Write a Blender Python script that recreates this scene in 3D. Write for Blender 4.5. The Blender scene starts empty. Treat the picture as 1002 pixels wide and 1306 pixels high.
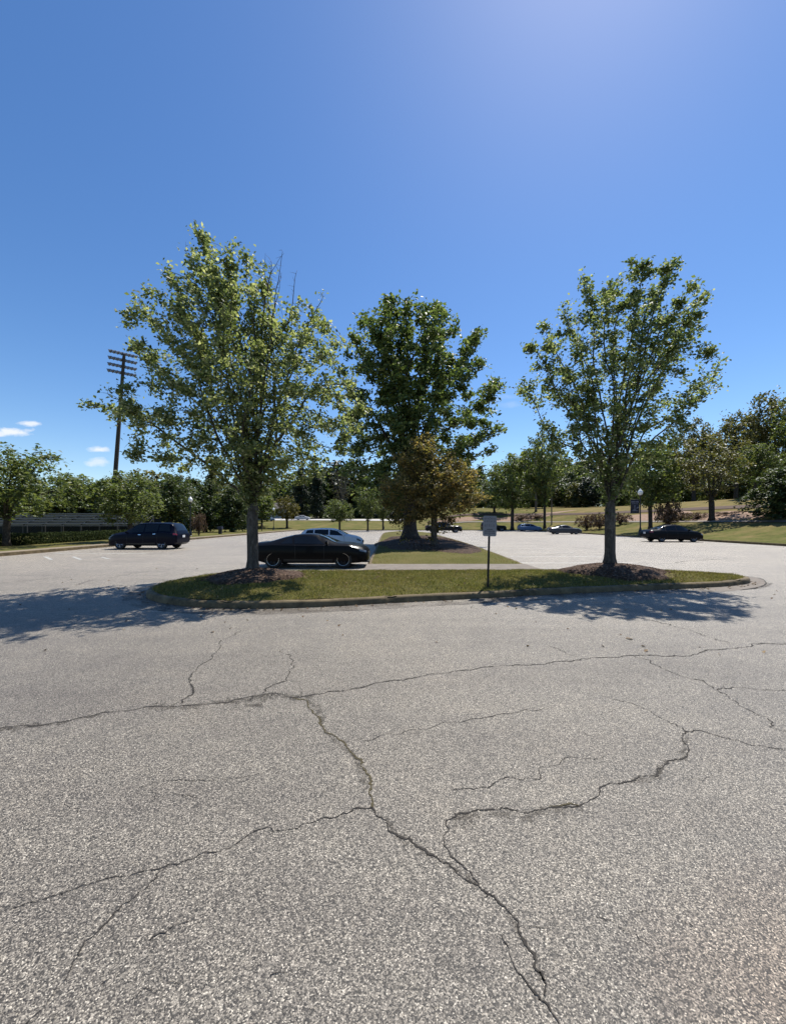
import bpy, bmesh, math, random
import numpy as np
from mathutils import Vector, Matrix

SC = bpy.context.scene
COL = SC.collection
R = math.radians

# ------------------------------------------------------------------ camera
EYE = 1.6
cam = bpy.data.objects.new('camera', bpy.data.cameras.new('camera'))
COL.objects.link(cam)
cam.location = (0, 0, EYE)
cam.rotation_euler = (R(90), 0, 0)
cam.data.sensor_fit = 'VERTICAL'
cam.data.sensor_height = 36
cam.data.sensor_width = 36
cam.data.lens = 36 * 500 / 1306
cam.data.shift_y = 13 / 1306
cam.data.clip_start = 0.05
cam.data.clip_end = 3000
SC.camera = cam

# ------------------------------------------------------------------ sun and sky
SUN_EL, SUN_AZ = 61.0, 32.0           # azimuth measured from the view axis (+Y) towards +X
sd = Vector((math.sin(R(SUN_AZ)) * math.cos(R(SUN_EL)), math.cos(R(SUN_AZ)) * math.cos(R(SUN_EL)), math.sin(R(SUN_EL))))
sun = bpy.data.objects.new('sun', bpy.data.lights.new('sun', 'SUN'))
COL.objects.link(sun)
sun.rotation_euler = (-sd).to_track_quat('-Z', 'Y').to_euler()
sun.location = (0, 0, 60)
sun.data.energy = 5.0
sun.data.angle = R(0.53)
sun.data.color = (1.0, 0.965, 0.90)

world = bpy.data.worlds.new('World')
SC.world = world
world.use_nodes = True
wt = world.node_tree
wt.nodes.clear()


def wn(t, **k):
    n = wt.nodes.new(t)
    for a, b in k.items():
        setattr(n, a, b)
    return n


def wmath(op, a, b=None):
    n = wn('ShaderNodeMath', operation=op)
    for i, v in enumerate((a, b)):
        if v is None:
            continue
        if isinstance(v, (int, float)):
            n.inputs[i].default_value = v
        else:
            wt.links.new(v, n.inputs[i])
    return n.outputs[0]


sky = wn('ShaderNodeTexSky', sky_type='NISHITA')
sky.sun_disc = False
sky.sun_elevation = R(SUN_EL)
sky.sun_rotation = R(SUN_AZ)
sky.altitude = 250
sky.air_density = 1.0
sky.dust_density = 0.28
sky.ozone_density = 2.6
hsv = wn('ShaderNodeHueSaturation')
hsv.inputs['Hue'].default_value = 0.504
hsv.inputs['Saturation'].default_value = 1.22
wt.links.new(sky.outputs[0], hsv.inputs['Color'])
tc = wn('ShaderNodeTexCoord')
sep = wn('ShaderNodeSeparateXYZ')
wt.links.new(tc.outputs['Generated'], sep.inputs[0])
yy = wmath('MAXIMUM', sep.outputs[1], 0.02)
uu = wmath('DIVIDE', sep.outputs[0], yy)
vv = wmath('DIVIDE', sep.outputs[2], yy)
cmb = wn('ShaderNodeCombineXYZ')
wt.links.new(uu, cmb.inputs[0])
wt.links.new(vv, cmb.inputs[1])
cn = wn('ShaderNodeTexNoise')
cn.inputs['Scale'].default_value = 34
cn.inputs['Detail'].default_value = 6
cn.inputs['Roughness'].default_value = 0.6
cmap = wn('ShaderNodeMapping')
cmap.inputs['Scale'].default_value = (0.6, 1.3, 1)
wt.links.new(cmb.outputs[0], cmap.inputs[0])
wt.links.new(cmap.outputs[0], cn.inputs['Vector'])
acc = None     # thin clouds low on the left
for (u0, v0, a, b, g) in ((-0.965, 0.228, .045, .013, .9), (-0.930, 0.252, .032, .008, .8), (-0.99, 0.226, .03, .010, .8),
                          (-0.750, 0.185, .030, .008, .85), (-0.748, 0.152, .034, .014, .55), (0.30, 0.30, .03, .01, .12),
                          (0.262, 0.318, .05, .012, .10)):
    du = wmath('DIVIDE', wmath('SUBTRACT', uu, u0), a)
    dv = wmath('DIVIDE', wmath('SUBTRACT', vv, v0), b)
    d = wmath('SQRT', wmath('ADD', wmath('MULTIPLY', du, du), wmath('MULTIPLY', dv, dv)))
    d = wmath('ADD', d, wmath('MULTIPLY', wmath('SUBTRACT', cn.outputs[0], 0.5), 2.4))
    mr = wn('ShaderNodeMapRange')
    mr.inputs['From Min'].default_value = 1.05
    mr.inputs['From Max'].default_value = 0.35
    mr.inputs['To Max'].default_value = g
    wt.links.new(d, mr.inputs['Value'])
    acc = mr.outputs[0] if acc is None else wmath('MAXIMUM', acc, mr.outputs[0])
cmix = wn('ShaderNodeMix', data_type='RGBA')
wt.links.new(acc, cmix.inputs['Factor'])
wt.links.new(hsv.outputs[0], cmix.inputs['A'])
cmix.inputs['B'].default_value = (6.4, 6.6, 6.9, 1)
bg = wn('ShaderNodeBackground')
bg.inputs['Strength'].default_value = 0.111
wt.links.new(cmix.outputs['Result'], bg.inputs[0])
wo = wn('ShaderNodeOutputWorld')
wt.links.new(bg.outputs[0], wo.inputs[0])

SC.view_settings.view_transform = 'Standard'
SC.view_settings.look = 'None'
SC.view_settings.exposure = 0.46
SC.view_settings.gamma = 1.0
SC.render.engine = 'CYCLES'
SC.cycles.max_bounces = 8
SC.cycles.transparent_max_bounces = 8


# ------------------------------------------------------------------ small helpers
def gp(x, y, z=0.0):
    """ground point seen at photo pixel x, y on the level z"""
    Y = 500 * (EYE - z) / (y - 666)
    return ((x - 501) / 500 * Y, Y)


def tag(o, label=None, cat=None, group=None, kind=None):
    if label:
        o['label'] = label
    if cat:
        o['category'] = cat
    if group:
        o['group'] = group
    if kind:
        o['kind'] = kind
    return o


def empty(name, loc=(0, 0, 0), rz=0):
    o = bpy.data.objects.new(name, None)
    o.empty_display_size = 0.2
    o.location = loc
    o.rotation_euler = (0, 0, rz)
    COL.objects.link(o)
    return o


def link_mesh(name, me, mats, parent=None):
    o = bpy.data.objects.new(name, me)
    COL.objects.link(o)
    for m in (mats if isinstance(mats, (list, tuple)) else [mats]):
        me.materials.append(m)
    if parent is not None:
        o.parent = parent
    return o


def mesh_py(name, verts, faces, mats, parent=None, smooth=None, midx=None):
    me = bpy.data.meshes.new(name)
    me.from_pydata([tuple(v) for v in verts], [], faces)
    if midx is not None:
        me.polygons.foreach_set('material_index', midx)
    if smooth is not None:
        me.polygons.foreach_set('use_smooth', [True] * len(me.polygons))
        if smooth < 180:
            me.set_sharp_from_angle(angle=R(smooth))
    me.update()
    return link_mesh(name, me, mats, parent)


def mesh_np(name, V, T, mat, parent=None, smooth=False, k=3):
    """fast mesh: V (n,3), T (m,k) index array"""
    me = bpy.data.meshes.new(name)
    V = np.asarray(V, dtype=np.float32)
    T = np.asarray(T, dtype=np.int32)
    me.vertices.add(len(V))
    me.vertices.foreach_set('co', V.ravel())
    me.loops.add(T.size)
    me.loops.foreach_set('vertex_index', T.ravel())
    me.polygons.add(len(T))
    me.polygons.foreach_set('loop_start', np.arange(0, T.size, k, dtype=np.int32))
    me.polygons.foreach_set('loop_total', np.full(len(T), k, dtype=np.int32))
    if smooth:
        me.polygons.foreach_set('use_smooth', np.ones(len(T), dtype=bool))
    me.update(calc_edges=True)
    return link_mesh(name, me, mat, parent)


class MB:
    def __init__(s):
        s.v, s.f = [], []

    def add(s, verts, faces):
        n = len(s.v)
        s.v += [tuple(v) for v in verts]
        s.f += [tuple(i + n for i in f) for f in faces]
        return s

    def box(s, c, d, rz=0, b=0.0):
        bm = bmesh.new()
        bmesh.ops.create_cube(bm, size=1)
        for v in bm.verts:
            v.co = Vector((v.co.x * d[0], v.co.y * d[1], v.co.z * d[2]))
        if b > 0:
            bmesh.ops.bevel(bm, geom=list(bm.edges), offset=b, segments=2, affect='EDGES', profile=0.6)
        M = Matrix.Translation(c) @ Matrix.Rotation(rz, 4, 'Z')
        bm.verts.index_update()
        s.add([M @ v.co for v in bm.verts], [[v.index for v in f.verts] for f in bm.faces])
        bm.free()
        return s

    def tube(s, p, q, r0, r1=None, n=10, caps=True):
        r1 = r0 if r1 is None else r1
        p, q = Vector(p), Vector(q)
        t = (q - p).normalized()
        a = t.orthogonal().normalized()
        b = t.cross(a)
        vs = []
        for c, r in ((p, r0), (q, r1)):
            for i in range(n):
                an = 2 * math.pi * i / n
                vs.append(c + (a * math.cos(an) + b * math.sin(an)) * r)
        fs = [(i, (i + 1) % n, n + (i + 1) % n, n + i) for i in range(n)]
        if caps:
            fs += [tuple(reversed(range(n))), tuple(range(n, 2 * n))]
        return s.add(vs, fs)

    def lathe(s, prof, n=16, M=None, caps=True):
        """prof: list of (r, z); axis z"""
        M = M or Matrix.Identity(4)
        vs, fs = [], []
        for (r, z) in prof:
            for i in range(n):
                an = 2 * math.pi * i / n
                vs.append(M @ Vector((r * math.cos(an), r * math.sin(an), z)))
        for k in range(len(prof) - 1):
            for i in range(n):
                j = (i + 1) % n
                fs.append((k * n + i, k * n + j, (k + 1) * n + j, (k + 1) * n + i))
        if caps:
            fs.append(tuple(reversed(range(n))))
            fs.append(tuple(range((len(prof) - 1) * n, len(prof) * n)))
        return s.add(vs, fs)

    def build(s, name, mat, parent=None, smooth=None):
        return mesh_py(name, s.v, s.f, mat, parent, smooth)


# ------------------------------------------------------------------ materials
class NT:
    def __init__(s, name):
        s.m = bpy.data.materials.new(name)
        s.m.use_nodes = True
        s.t = s.m.node_tree
        s.t.nodes.clear()
        s.out = s.t.nodes.new('ShaderNodeOutputMaterial')

    def n(s, typ, ins=None, **k):
        nd = s.t.nodes.new(typ)
        for a, b in k.items():
            setattr(nd, a, b)
        for a, b in (ins or {}).items():
            s.set(nd.inputs[a], b)
        return nd

    def set(s, sock, v):
        if hasattr(v, 'is_output'):
            s.t.links.new(v, sock)
        else:
            sock.default_value = v

    def math(s, op, a, b=0.0, clamp=False):
        nd = s.n('ShaderNodeMath', operation=op, use_clamp=clamp)
        s.set(nd.inputs[0], a)
        s.set(nd.inputs[1], b)
        return nd.outputs[0]

    def mix(s, f, a, b, blend='MIX'):
        nd = s.n('ShaderNodeMix', data_type='RGBA', blend_type=blend)
        s.set(nd.inputs['Factor'], f)
        s.set(nd.inputs['A'], a)
        s.set(nd.inputs['B'], b)
        return nd.outputs['Result']

    def ramp(s, f, stops, interp='LINEAR'):
        nd = s.n('ShaderNodeValToRGB', {'Fac': f})
        cr = nd.color_ramp
        cr.interpolation = interp
        while len(cr.elements) < len(stops):
            cr.elements.new(0.5)
        for e, (p, c) in zip(cr.elements, stops):
            e.position = p
            e.color = c if len(c) == 4 else (*c, 1)
        return nd.outputs[0]

    def obj(s):
        return s.n('ShaderNodeTexCoord').outputs['Object']

    def noise(s, vec, scale, detail=4, rough=0.55):
        return s.n('ShaderNodeTexNoise', {'Vector': vec, 'Scale': scale, 'Detail': detail, 'Roughness': rough}).outputs[0]

    def bump(s, h, strength, dist):
        return s.n('ShaderNodeBump', {'Height': h, 'Strength': strength, 'Distance': dist}).outputs[0]

    def done(s, sh):
        s.t.links.new(sh, s.out.inputs[0])
        return s.m


def c4(c):
    return (*c, 1)


def simple(name, col, rough=0.5, metal=0.0, spec=0.5, coat=0.0, var=0.0, vscale=8.0, bump=0.0):
    t = NT(name)
    base = c4(col)
    nrm = None
    if var > 0 or bump > 0:
        nz = t.noise(t.obj(), vscale, 5, 0.6)
        if var > 0:
            base = t.mix(nz, c4([max(0, c * (1 - var)) for c in col]), c4([min(1, c * (1 + var)) for c in col]))
        if bump > 0:
            nrm = t.bump(nz, 0.5, bump)
    p = t.n('ShaderNodeBsdfPrincipled', {'Base Color': base, 'Roughness': rough, 'Metallic': metal,
                                         'Specular IOR Level': spec, 'Coat Weight': coat, 'Coat Roughness': 0.03})
    if nrm is not None:
        t.set(p.inputs['Normal'], nrm)
    return t.done(p.outputs[0])


def mat_asphalt():
    t = NT('asphalt')
    co = t.obj()
    wob = t.n('ShaderNodeTexNoise', {'Vector': co, 'Scale': 60, 'Detail': 2})
    cw = t.n('ShaderNodeVectorMath', operation='MULTIPLY_ADD')
    t.set(cw.inputs[0], wob.outputs['Color'])
    t.set(cw.inputs[1], (0.008, 0.008, 0.008))
    t.set(cw.inputs[2], co)
    v1 = t.n('ShaderNodeTexVoronoi', {'Vector': cw.outputs[0], 'Scale': 205.0, 'Randomness': 1.0})
    e1 = t.n('ShaderNodeTexVoronoi', {'Vector': cw.outputs[0], 'Scale': 205.0, 'Randomness': 1.0}, feature='DISTANCE_TO_EDGE')
    v2 = t.n('ShaderNodeTexVoronoi', {'Vector': cw.outputs[0], 'Scale': 125.0})
    rnd = t.n('ShaderNodeSeparateColor', {0: v1.outputs['Color']})
    rnd2 = t.n('ShaderNodeSeparateColor', {0: v2.outputs['Color']})
    stone = t.ramp(rnd.outputs[0], [(0.0, (.015, .0127, .0098)), (.25, (.048, .041, .032)), (.5, (.146, .127, .101)),
                                    (.78, (.275, .240, .192)), (.93, (.43, .378, .302)), (1.0, (.66, .59, .475))])
    big = t.math('MULTIPLY', t.math('GREATER_THAN', rnd2.outputs[1], 0.94), t.math('LESS_THAN', v2.outputs['Distance'], 0.42))
    stone = t.mix(big, stone, t.ramp(rnd2.outputs[2], [(0, (.28, .24, .18)), (.5, (.36, .315, .24)), (1, (.44, .41, .35))]))
    gap = t.n('ShaderNodeMapRange', {'Value': e1.outputs['Distance'], 'From Min': 0.0, 'From Max': 0.20, 'To Min': 0.55, 'To Max': 1.0})
    col = t.mix(gap.outputs[0], (.034, .029, .026, 1), stone)
    grit = t.ramp(t.noise(co, 300, 3, .7), [(.3, (.5, .48, .47)), (.5, (1, 1, 1)), (.7, (1.5, 1.48, 1.43))])
    col = t.mix(.8, col, grit, 'MULTIPLY')
    # broad wear
    l1 = t.noise(co, 0.35, 6, 0.6)
    l2 = t.noise(co, 2.6, 5, 0.65)
    w = t.math('ADD', t.math('MULTIPLY', l1, 0.55), t.math('MULTIPLY', l2, 0.45))
    wear = t.ramp(w, [(.32, (.78, .775, .79)), (.5, (1, 1, 1)), (.68, (1.14, 1.12, 1.09))])
    col = t.mix(1.0, col, wear, 'MULTIPLY')
    # long tyre-worn streaks along the lanes
    mp = t.n('ShaderNodeMapping', {'Vector': co, 'Scale': (0.22, 2.0, 1), 'Rotation': (0, 0, R(6))})
    st = t.ramp(t.noise(mp.outputs[0], 1.0, 5, 0.6), [(.35, (.86, .85, .85)), (.55, (1, 1, 1)), (.75, (1.1, 1.09, 1.07))])
    col = t.mix(0.8, col, st, 'MULTIPLY')
    # grazing glare painted into the colour: paving brightens with distance, edge broken by noise
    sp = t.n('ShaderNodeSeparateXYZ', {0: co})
    glare_gain = t.n('ShaderNodeMapRange', {'Value': t.math('ADD', sp.outputs[1], t.math('MULTIPLY', l1, 5.0)), 'From Min': 6.0, 'From Max': 17.0, 'To Min': 1.0, 'To Max': 1.62})
    col = t.mix(1.0, col, t.n('ShaderNodeCombineColor', {0: glare_gain.outputs[0], 1: glare_gain.outputs[0], 2: glare_gain.outputs[0]}).outputs[0], 'MULTIPLY')
    # a few small oil spots and a rusty patch
    ov = t.n('ShaderNodeTexVoronoi', {'Vector': co, 'Scale': 0.9})
    orr = t.n('ShaderNodeSeparateColor', {0: ov.outputs['Color']})
    spot = t.math('MULTIPLY', t.math('GREATER_THAN', orr.outputs[0], 0.55),
                  t.n('ShaderNodeMapRange', {'Value': t.math('ADD', ov.outputs['Distance'], t.math('MULTIPLY', t.noise(co, 30, 3), 0.02)),
                                             'From Min': 0.030, 'From Max': 0.018}).outputs[0])
    col = t.mix(t.math('MULTIPLY', spot, 0.75), col, (.03, .028, .028, 1))
    dist = t.n('ShaderNodeVectorMath', operation='DISTANCE')
    t.set(dist.inputs[0], co)
    t.set(dist.inputs[1], (1.62, 1.12, 0))
    rust = t.n('ShaderNodeMapRange', {'Value': t.math('ADD', dist.outputs['Value'], t.math('MULTIPLY', l2, 0.7)), 'From Min': 1.15, 'From Max': 0.35})
    col = t.mix(t.math('MULTIPLY', rust.outputs[0], 0.40), col, t.mix(1.0, col, (1.25, .82, .55, 1), 'MULTIPLY'))
    h = t.math('ADD', t.math('MULTIPLY', t.math('SUBTRACT', 1.0, v1.outputs['Distance']), 0.5), t.math('ADD', t.math('MULTIPLY', rnd.outputs[1], 0.35), t.math('MULTIPLY', t.noise(co, 150, 3, .7), .5)))
    nb = t.bump(h, 0.55, 0.006)
    p = t.n('ShaderNodeBsdfPrincipled', {'Base Color': col, 'Roughness': 0.62, 'Specular IOR Level': 0.5, 'Normal': nb})
    return t.done(p.outputs[0])


def mat_grass(name, a, b, dry, scale=14.0, bump=0.03, dryamt=0.5):
    t = NT(name)
    co = t.obj()
    n1 = t.noise(co, scale, 6, 0.75)
    n2 = t.noise(co, 0.45, 5, 0.65)
    col = t.ramp(n1, [(.3, a), (.5, b), (.72, [x * 1.35 for x in b])])
    dr = t.n('ShaderNodeMapRange', {'Value': n2, 'From Min': 0.42, 'From Max': 0.66, 'To Max': dryamt})
    dv = dr.outputs[0]
    if name == 'far_lawn':      # the slope east of the lot is drier
        sp = t.n('ShaderNodeSeparateXYZ', {0: co})
        ex = t.n('ShaderNodeMapRange', {'Value': t.math('ADD', sp.outputs[0], t.math('MULTIPLY', n2, 14.0)), 'From Min': 36.0, 'From Max': 48.0, 'To Max': .55})
        dv = t.math('ADD', dv, ex.outputs[0], True)
    col = t.mix(dv, col, c4(dry))
    p = t.n('ShaderNodeBsdfPrincipled', {'Base Color': col, 'Roughness': 0.95, 'Specular IOR Level': 0.06, 'Normal': t.bump(n1, 0.6, bump)})
    return t.done(p.outputs[0])


def mat_leaf(name, stops, trans=0.45, rough=0.5, spec=0.35, dry=None):
    t = NT(name)
    ge = t.n('ShaderNodeNewGeometry')
    col = t.ramp(ge.outputs['Random Per Island'], stops)
    if dry:
        co = t.obj()
        f = t.math('ADD', t.math('MULTIPLY', t.noise(co, 1.1, 5, .65), .6), t.math('MULTIPLY', t.noise(co, 7, 3, .6), .4))
        col = t.mix(t.n('ShaderNodeMapRange', {'Value': f, 'From Min': .42, 'From Max': .62, 'To Max': .75}).outputs[0], col, c4(dry))
    p = t.n('ShaderNodeBsdfPrincipled', {'Base Color': col, 'Roughness': rough, 'Specular IOR Level': spec})
    tl = t.n('ShaderNodeBsdfTranslucent', {'Color': t.mix(1.0, col, (1.27, 1.33, .74, 1), 'MULTIPLY')})
    mx = t.n('ShaderNodeMixShader', {0: trans, 1: p.outputs[0], 2: tl.outputs[0]})
    return t.done(mx.outputs[0])


def mat_bark(name, a, b, c):
    t = NT(name)
    co = t.obj()
    mp = t.n('ShaderNodeMapping', {'Vector': co, 'Scale': (1, 1, 0.22)})
    n1 = t.noise(mp.outputs[0], 22, 6, 0.7)
    n2 = t.noise(co, 4.5, 5, 0.7)
    col = t.ramp(n1, [(.3, a), (.52, b), (.7, c)])
    col = t.mix(t.n('ShaderNodeMapRange', {'Value': n2, 'From Min': .52, 'From Max': .68, 'To Max': .55}).outputs[0], col, c4([min(1, x * 1.35) for x in c]))
    p = t.n('ShaderNodeBsdfPrincipled', {'Base Color': col, 'Roughness': 0.88, 'Specular IOR Level': 0.2, 'Normal': t.bump(n1, 1.0, 0.03)})
    return t.done(p.outputs[0])


def mat_mulch():
    t = NT('mulch')
    co = t.obj()
    v = t.n('ShaderNodeTexVoronoi', {'Vector': co, 'Scale': 30})
    s = t.n('ShaderNodeSeparateColor', {0: v.outputs['Color']})
    n = t.noise(co, 2.0, 4, 0.6)
    col = t.ramp(s.outputs[0], [(0, (.018, .011, .008)), (.5, (.055, .034, .023)), (.85, (.11, .070, .047)), (1, (.20, .14, .10))])
    col = t.mix(t.math('MULTIPLY', n, 0.6), col, (.085, .052, .034, 1))
    p = t.n('ShaderNodeBsdfPrincipled', {'Base Color': col, 'Roughness': 0.9, 'Specular IOR Level': 0.15,
                                         'Normal': t.bump(s.outputs[1], 1.0, 0.05)})
    return t.done(p.outputs[0])


def mat_concrete(name, a, b):
    t = NT(name)
    co = t.obj()
    n1 = t.noise(co, 3.0, 6, 0.7)
    n2 = t.noise(co, 90, 3, 0.6)
    col = t.ramp(t.math('ADD', t.math('MULTIPLY', n1, .7), t.math('MULTIPLY', n2, .3)), [(.34, a), (.62, b)])
    p = t.n('ShaderNodeBsdfPrincipled', {'Base Color': col, 'Roughness': 0.85, 'Specular IOR Level': 0.3, 'Normal': t.bump(n2, 0.4, 0.006)})
    return t.done(p.outputs[0])


def mat_worn_paint():
    t = NT('worn_line_paint')
    co = t.obj()
    f = t.ramp(t.math('ADD', t.math('MULTIPLY', t.noise(co, 5, 5, .7), .5), t.math('MULTIPLY', t.noise(co, 60, 3, .7), .5)), [(.36, (0, 0, 0)), (.54, (.8, .8, .8))])
    p = t.n('ShaderNodeBsdfPrincipled', {'Base Color': (.80, .78, .72, 1), 'Roughness': 0.7})
    tr = t.n('ShaderNodeBsdfTransparent')
    return t.done(t.n('ShaderNodeMixShader', {0: f, 1: tr.outputs[0], 2: p.outputs[0]}).outputs[0])


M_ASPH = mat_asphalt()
M_CRACK = simple('crack_filler', (.030, .025, .020), 0.95, var=.5, vscale=25)
M_CRACKW = simple('crack_weeds', (.060, .048, .022), 0.95, var=.7, vscale=40)
M_LINE = mat_worn_paint()
M_GRASS = mat_grass('lawn', (.045, .046, .014), (.095, .090, .028), (.175, .135, .060), 22, 0.03, .45)
M_FIELD = mat_grass('far_lawn', (.048, .055, .013), (.095, .098, .027), (.185, .140, .058), 3.0, 0.05, .8)
M_BLADE = mat_leaf('grass_blade', [(0, (.074, .084, .021)), (.45, (.135, .138, .037)), (.75, (.21, .195, .062)), (1, (.36, .30, .16))], .4, .7, .2, (.215, .165, .072))
M_KERB = mat_concrete('kerb_concrete', (.034, .024, .012), (.20, .150, .080))
M_WALK = mat_concrete('walk_concrete', (.135, .112, .090), (.21, .178, .145))
M_ROAD = mat_concrete('pale_road', (.36, .34, .32), (.50, .47, .44))
M_MULCH = mat_mulch()
M_STRAW = mat_concrete('pine_straw', (.15, .085, .050), (.30, .19, .125))
M_DIRT = mat_concrete('bare_dirt', (.16, .125, .085), (.26, .205, .14))
M_SOIL = mat_concrete('dark_soil', (.05, .028, .018), (.10, .058, .036))
M_CHIP = mat_leaf('wood_chips', [(0, (.03, .016, .01)), (.5, (.10, .055, .033)), (.85, (.22, .13, .085)), (1, (.36, .26, .19))], .0, .85, .2)
M_BARK = mat_bark('grey_bark', (.036, .029, .022), (.088, .075, .060), (.17, .150, .122))
M_BARKD = mat_bark('dark_bark', (.022, .017, .014), (.055, .044, .035), (.10, .085, .07))
M_TWIG = simple('twig_bark', (.10, .082, .066), .9, var=.3)
LF_NEAR = mat_leaf('maple_leaves', [(0, (.068, .090, .032)), (.3, (.138, .170, .070)), (.6, (.230, .258, .118)), (.85, (.35, .362, .19)), (1, (.52, .51, .34))], .52, .50, .30)
LF_NEAR2 = mat_leaf('maple_leaves_green', [(0, (.058, .082, .028)), (.35, (.118, .155, .062)), (.7, (.210, .244, .108)), (.9, (.32, .335, .175)), (1, (.48, .48, .32))], .52, .50, .30)
LF_OAK = mat_leaf('oak_leaves', [(0, (.040, .064, .021)), (.45, (.098, .138, .046)), (.8, (.175, .220, .080)), (1, (.28, .30, .13))], .42, .5, .3)
LF_RUST = mat_leaf('rusty_leaves', [(0, (.080, .072, .028)), (.4, (.165, .142, .054)), (.7, (.26, .195, .078)), (1, (.38, .25, .11))], .46, .55, .3)
LF_DARK = mat_leaf('dark_leaves', [(0, (.026, .042, .014)), (.5, (.056, .080, .027)), (.85, (.098, .124, .046)), (1, (.16, .175, .08))], .30, .5, .35)
LF_MID = mat_leaf('mid_leaves', [(0, (.055, .076, .024)), (.5, (.112, .142, .046)), (.85, (.18, .204, .072)), (1, (.14, .145, .055))], .42, .5, .35)
LF_OLIVE = mat_leaf('olive_leaves', [(0, (.066, .070, .023)), (.5, (.132, .130, .045)), (.85, (.20, .182, .072)), (1, (.17, .14, .07))], .35, .5, .4)
LF_GOLD = mat_leaf('gold_leaves', [(0, (.060, .055, .012)), (.5, (.11, .095, .020)), (1, (.19, .155, .04))], .4, .5, .4)
LF_CON = mat_leaf('conifer_needles', [(0, (.010, .018, .010)), (.6, (.020, .034, .018)), (1, (.045, .060, .032))], .12, .5, .4)
LF_HEDGE = mat_leaf('hedge_leaves', [(0, (.014, .022, .008)), (.6, (.030, .042, .015)), (1, (.060, .074, .028))], .2, .85, .08)
LF_BROWN = mat_leaf('brown_shrub_leaves', [(0, (.060, .034, .022)), (.5, (.12, .072, .050)), (1, (.22, .15, .11))], .2, .7, .25)


# ------------------------------------------------------------------ terrain
LX0, LX1, LY1 = -18.3, 26.0, 76.0


def sm(a, b, x):
    t = np.clip((x - a) / (b - a), 0, 1)
    return t * t * (3 - 2 * t)


HD = [0, 3, 8, 8.6, 13, 14.2, 24, 40, 120, 400]
HZ = [.12, .45, 1.62, 1.68, 3.0, 3.5, 5.0, 5.8, 8.5, 12]


def terrain(X, Y):
    X = np.asarray(X, float)
    Y = np.asarray(Y, float)
    dx = np.maximum(X - LX1, 0)
    dy = np.maximum(Y - LY1, 0)
    d = np.sqrt(dx * dx + dy * dy)
    hr = np.interp(d, HD, HZ)
    hl = 0.12 + np.interp(Y, [0, 80, 118, 260, 500], [0, 0.0, 2.45, 4.2, 6])
    w = sm(2, 17, X)
    z = hr * w + hl * (1 - w)
    z = z + 0.10 * np.sin(X * .13 + 1) * np.sin(Y * .11) * sm(4, 20, np.maximum(d, np.maximum(LX0 - X, 0)))
    return z


def tz(x, y):
    return float(terrain(x, y))


xs = sorted(set([round(v, 3) for v in np.concatenate([np.linspace(-320, -60, 27), np.linspace(-60, -18, 29), [LX0 - .15, LX0], np.linspace(-16, 25, 12),
            [LX1, LX1 + .15], np.linspace(26.7, 70, 70), np.linspace(74, 320, 26)])]))
ys = sorted(set([round(v, 3) for v in np.concatenate([np.linspace(-60, 70, 53), [LY1, LY1 + .15], np.linspace(76.8, 130, 80), np.linspace(134, 520, 40)])]))
XX, YY = np.meshgrid(xs, ys)
ZZ = terrain(XX, YY)
ins = (XX >= LX0 - .01) & (XX <= LX1 + .01) & (YY <= LY1 + .01)
ZZ[ins] = -0.35
nx, ny = len(xs), len(ys)
V = np.stack([XX, YY, ZZ], -1).reshape(-1, 3)
ii, jj = np.meshgrid(np.arange(nx - 1), np.arange(ny - 1))
a = (jj * nx + ii).ravel()
ground = mesh_np('grass_ground', V, np.stack([a, a + 1, a + nx + 1, a + nx], 1), M_FIELD, smooth=True, k=4)
tag(ground, kind='structure')

# parking lot sheet with cracks and painted lines as further materials of the same ground
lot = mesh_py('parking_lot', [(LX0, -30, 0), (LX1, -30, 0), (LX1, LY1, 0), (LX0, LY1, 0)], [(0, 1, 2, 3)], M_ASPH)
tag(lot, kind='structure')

rng = np.random.default_rng(7)


def ribbon(mb, pts, w0, w1, z=0.003, jag=0.65, sub=6, amp=0.13):
    """crack ribbon through ground points with fractal wander and ragged width"""
    P = [np.array(p, float) for p in pts]
    for _ in range(sub):
        Q = [P[0]]
        for p, q in zip(P[:-1], P[1:]):
            d = q - p
            L = np.hypot(*d)
            if L < 0.012:
                Q.append(q)
                continue
            n = np.array([-d[1], d[0]])
            Q += [(p + q) / 2 + n * rng.normal(0, amp), q]
        P = Q
    P = np.array(P)
    T = np.gradient(P, axis=0)
    T /= np.maximum(np.hypot(T[:, 0], T[:, 1])[:, None], 1e-6)
    N = np.stack([-T[:, 1], T[:, 0]], 1)
    k = len(P)
    W = .78 * np.linspace(w0, w1, k) * (1 + rng.uniform(-jag, jag, k))
    W = W * np.interp(np.arange(k), np.linspace(0, k, max(3, k // 7)), rng.uniform(.35, 1.6, max(3, k // 7)))
    off = rng.uniform(-.3, .3, k) * W
    A = P + N * (off + W / 2)[:, None]
    B = P + N * (off - W / 2)[:, None]
    vs = [(x, y, z) for x, y in A] + [(x, y, z) for x, y in B]
    mb.add(vs, [(i, k + i, k + i + 1, i + 1) for i in range(k - 1)])


def pxr(mb, px, w0, w1, **k):
    ribbon(mb, [gp(x, y) for x, y in px], w0, w1, **k)


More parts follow.
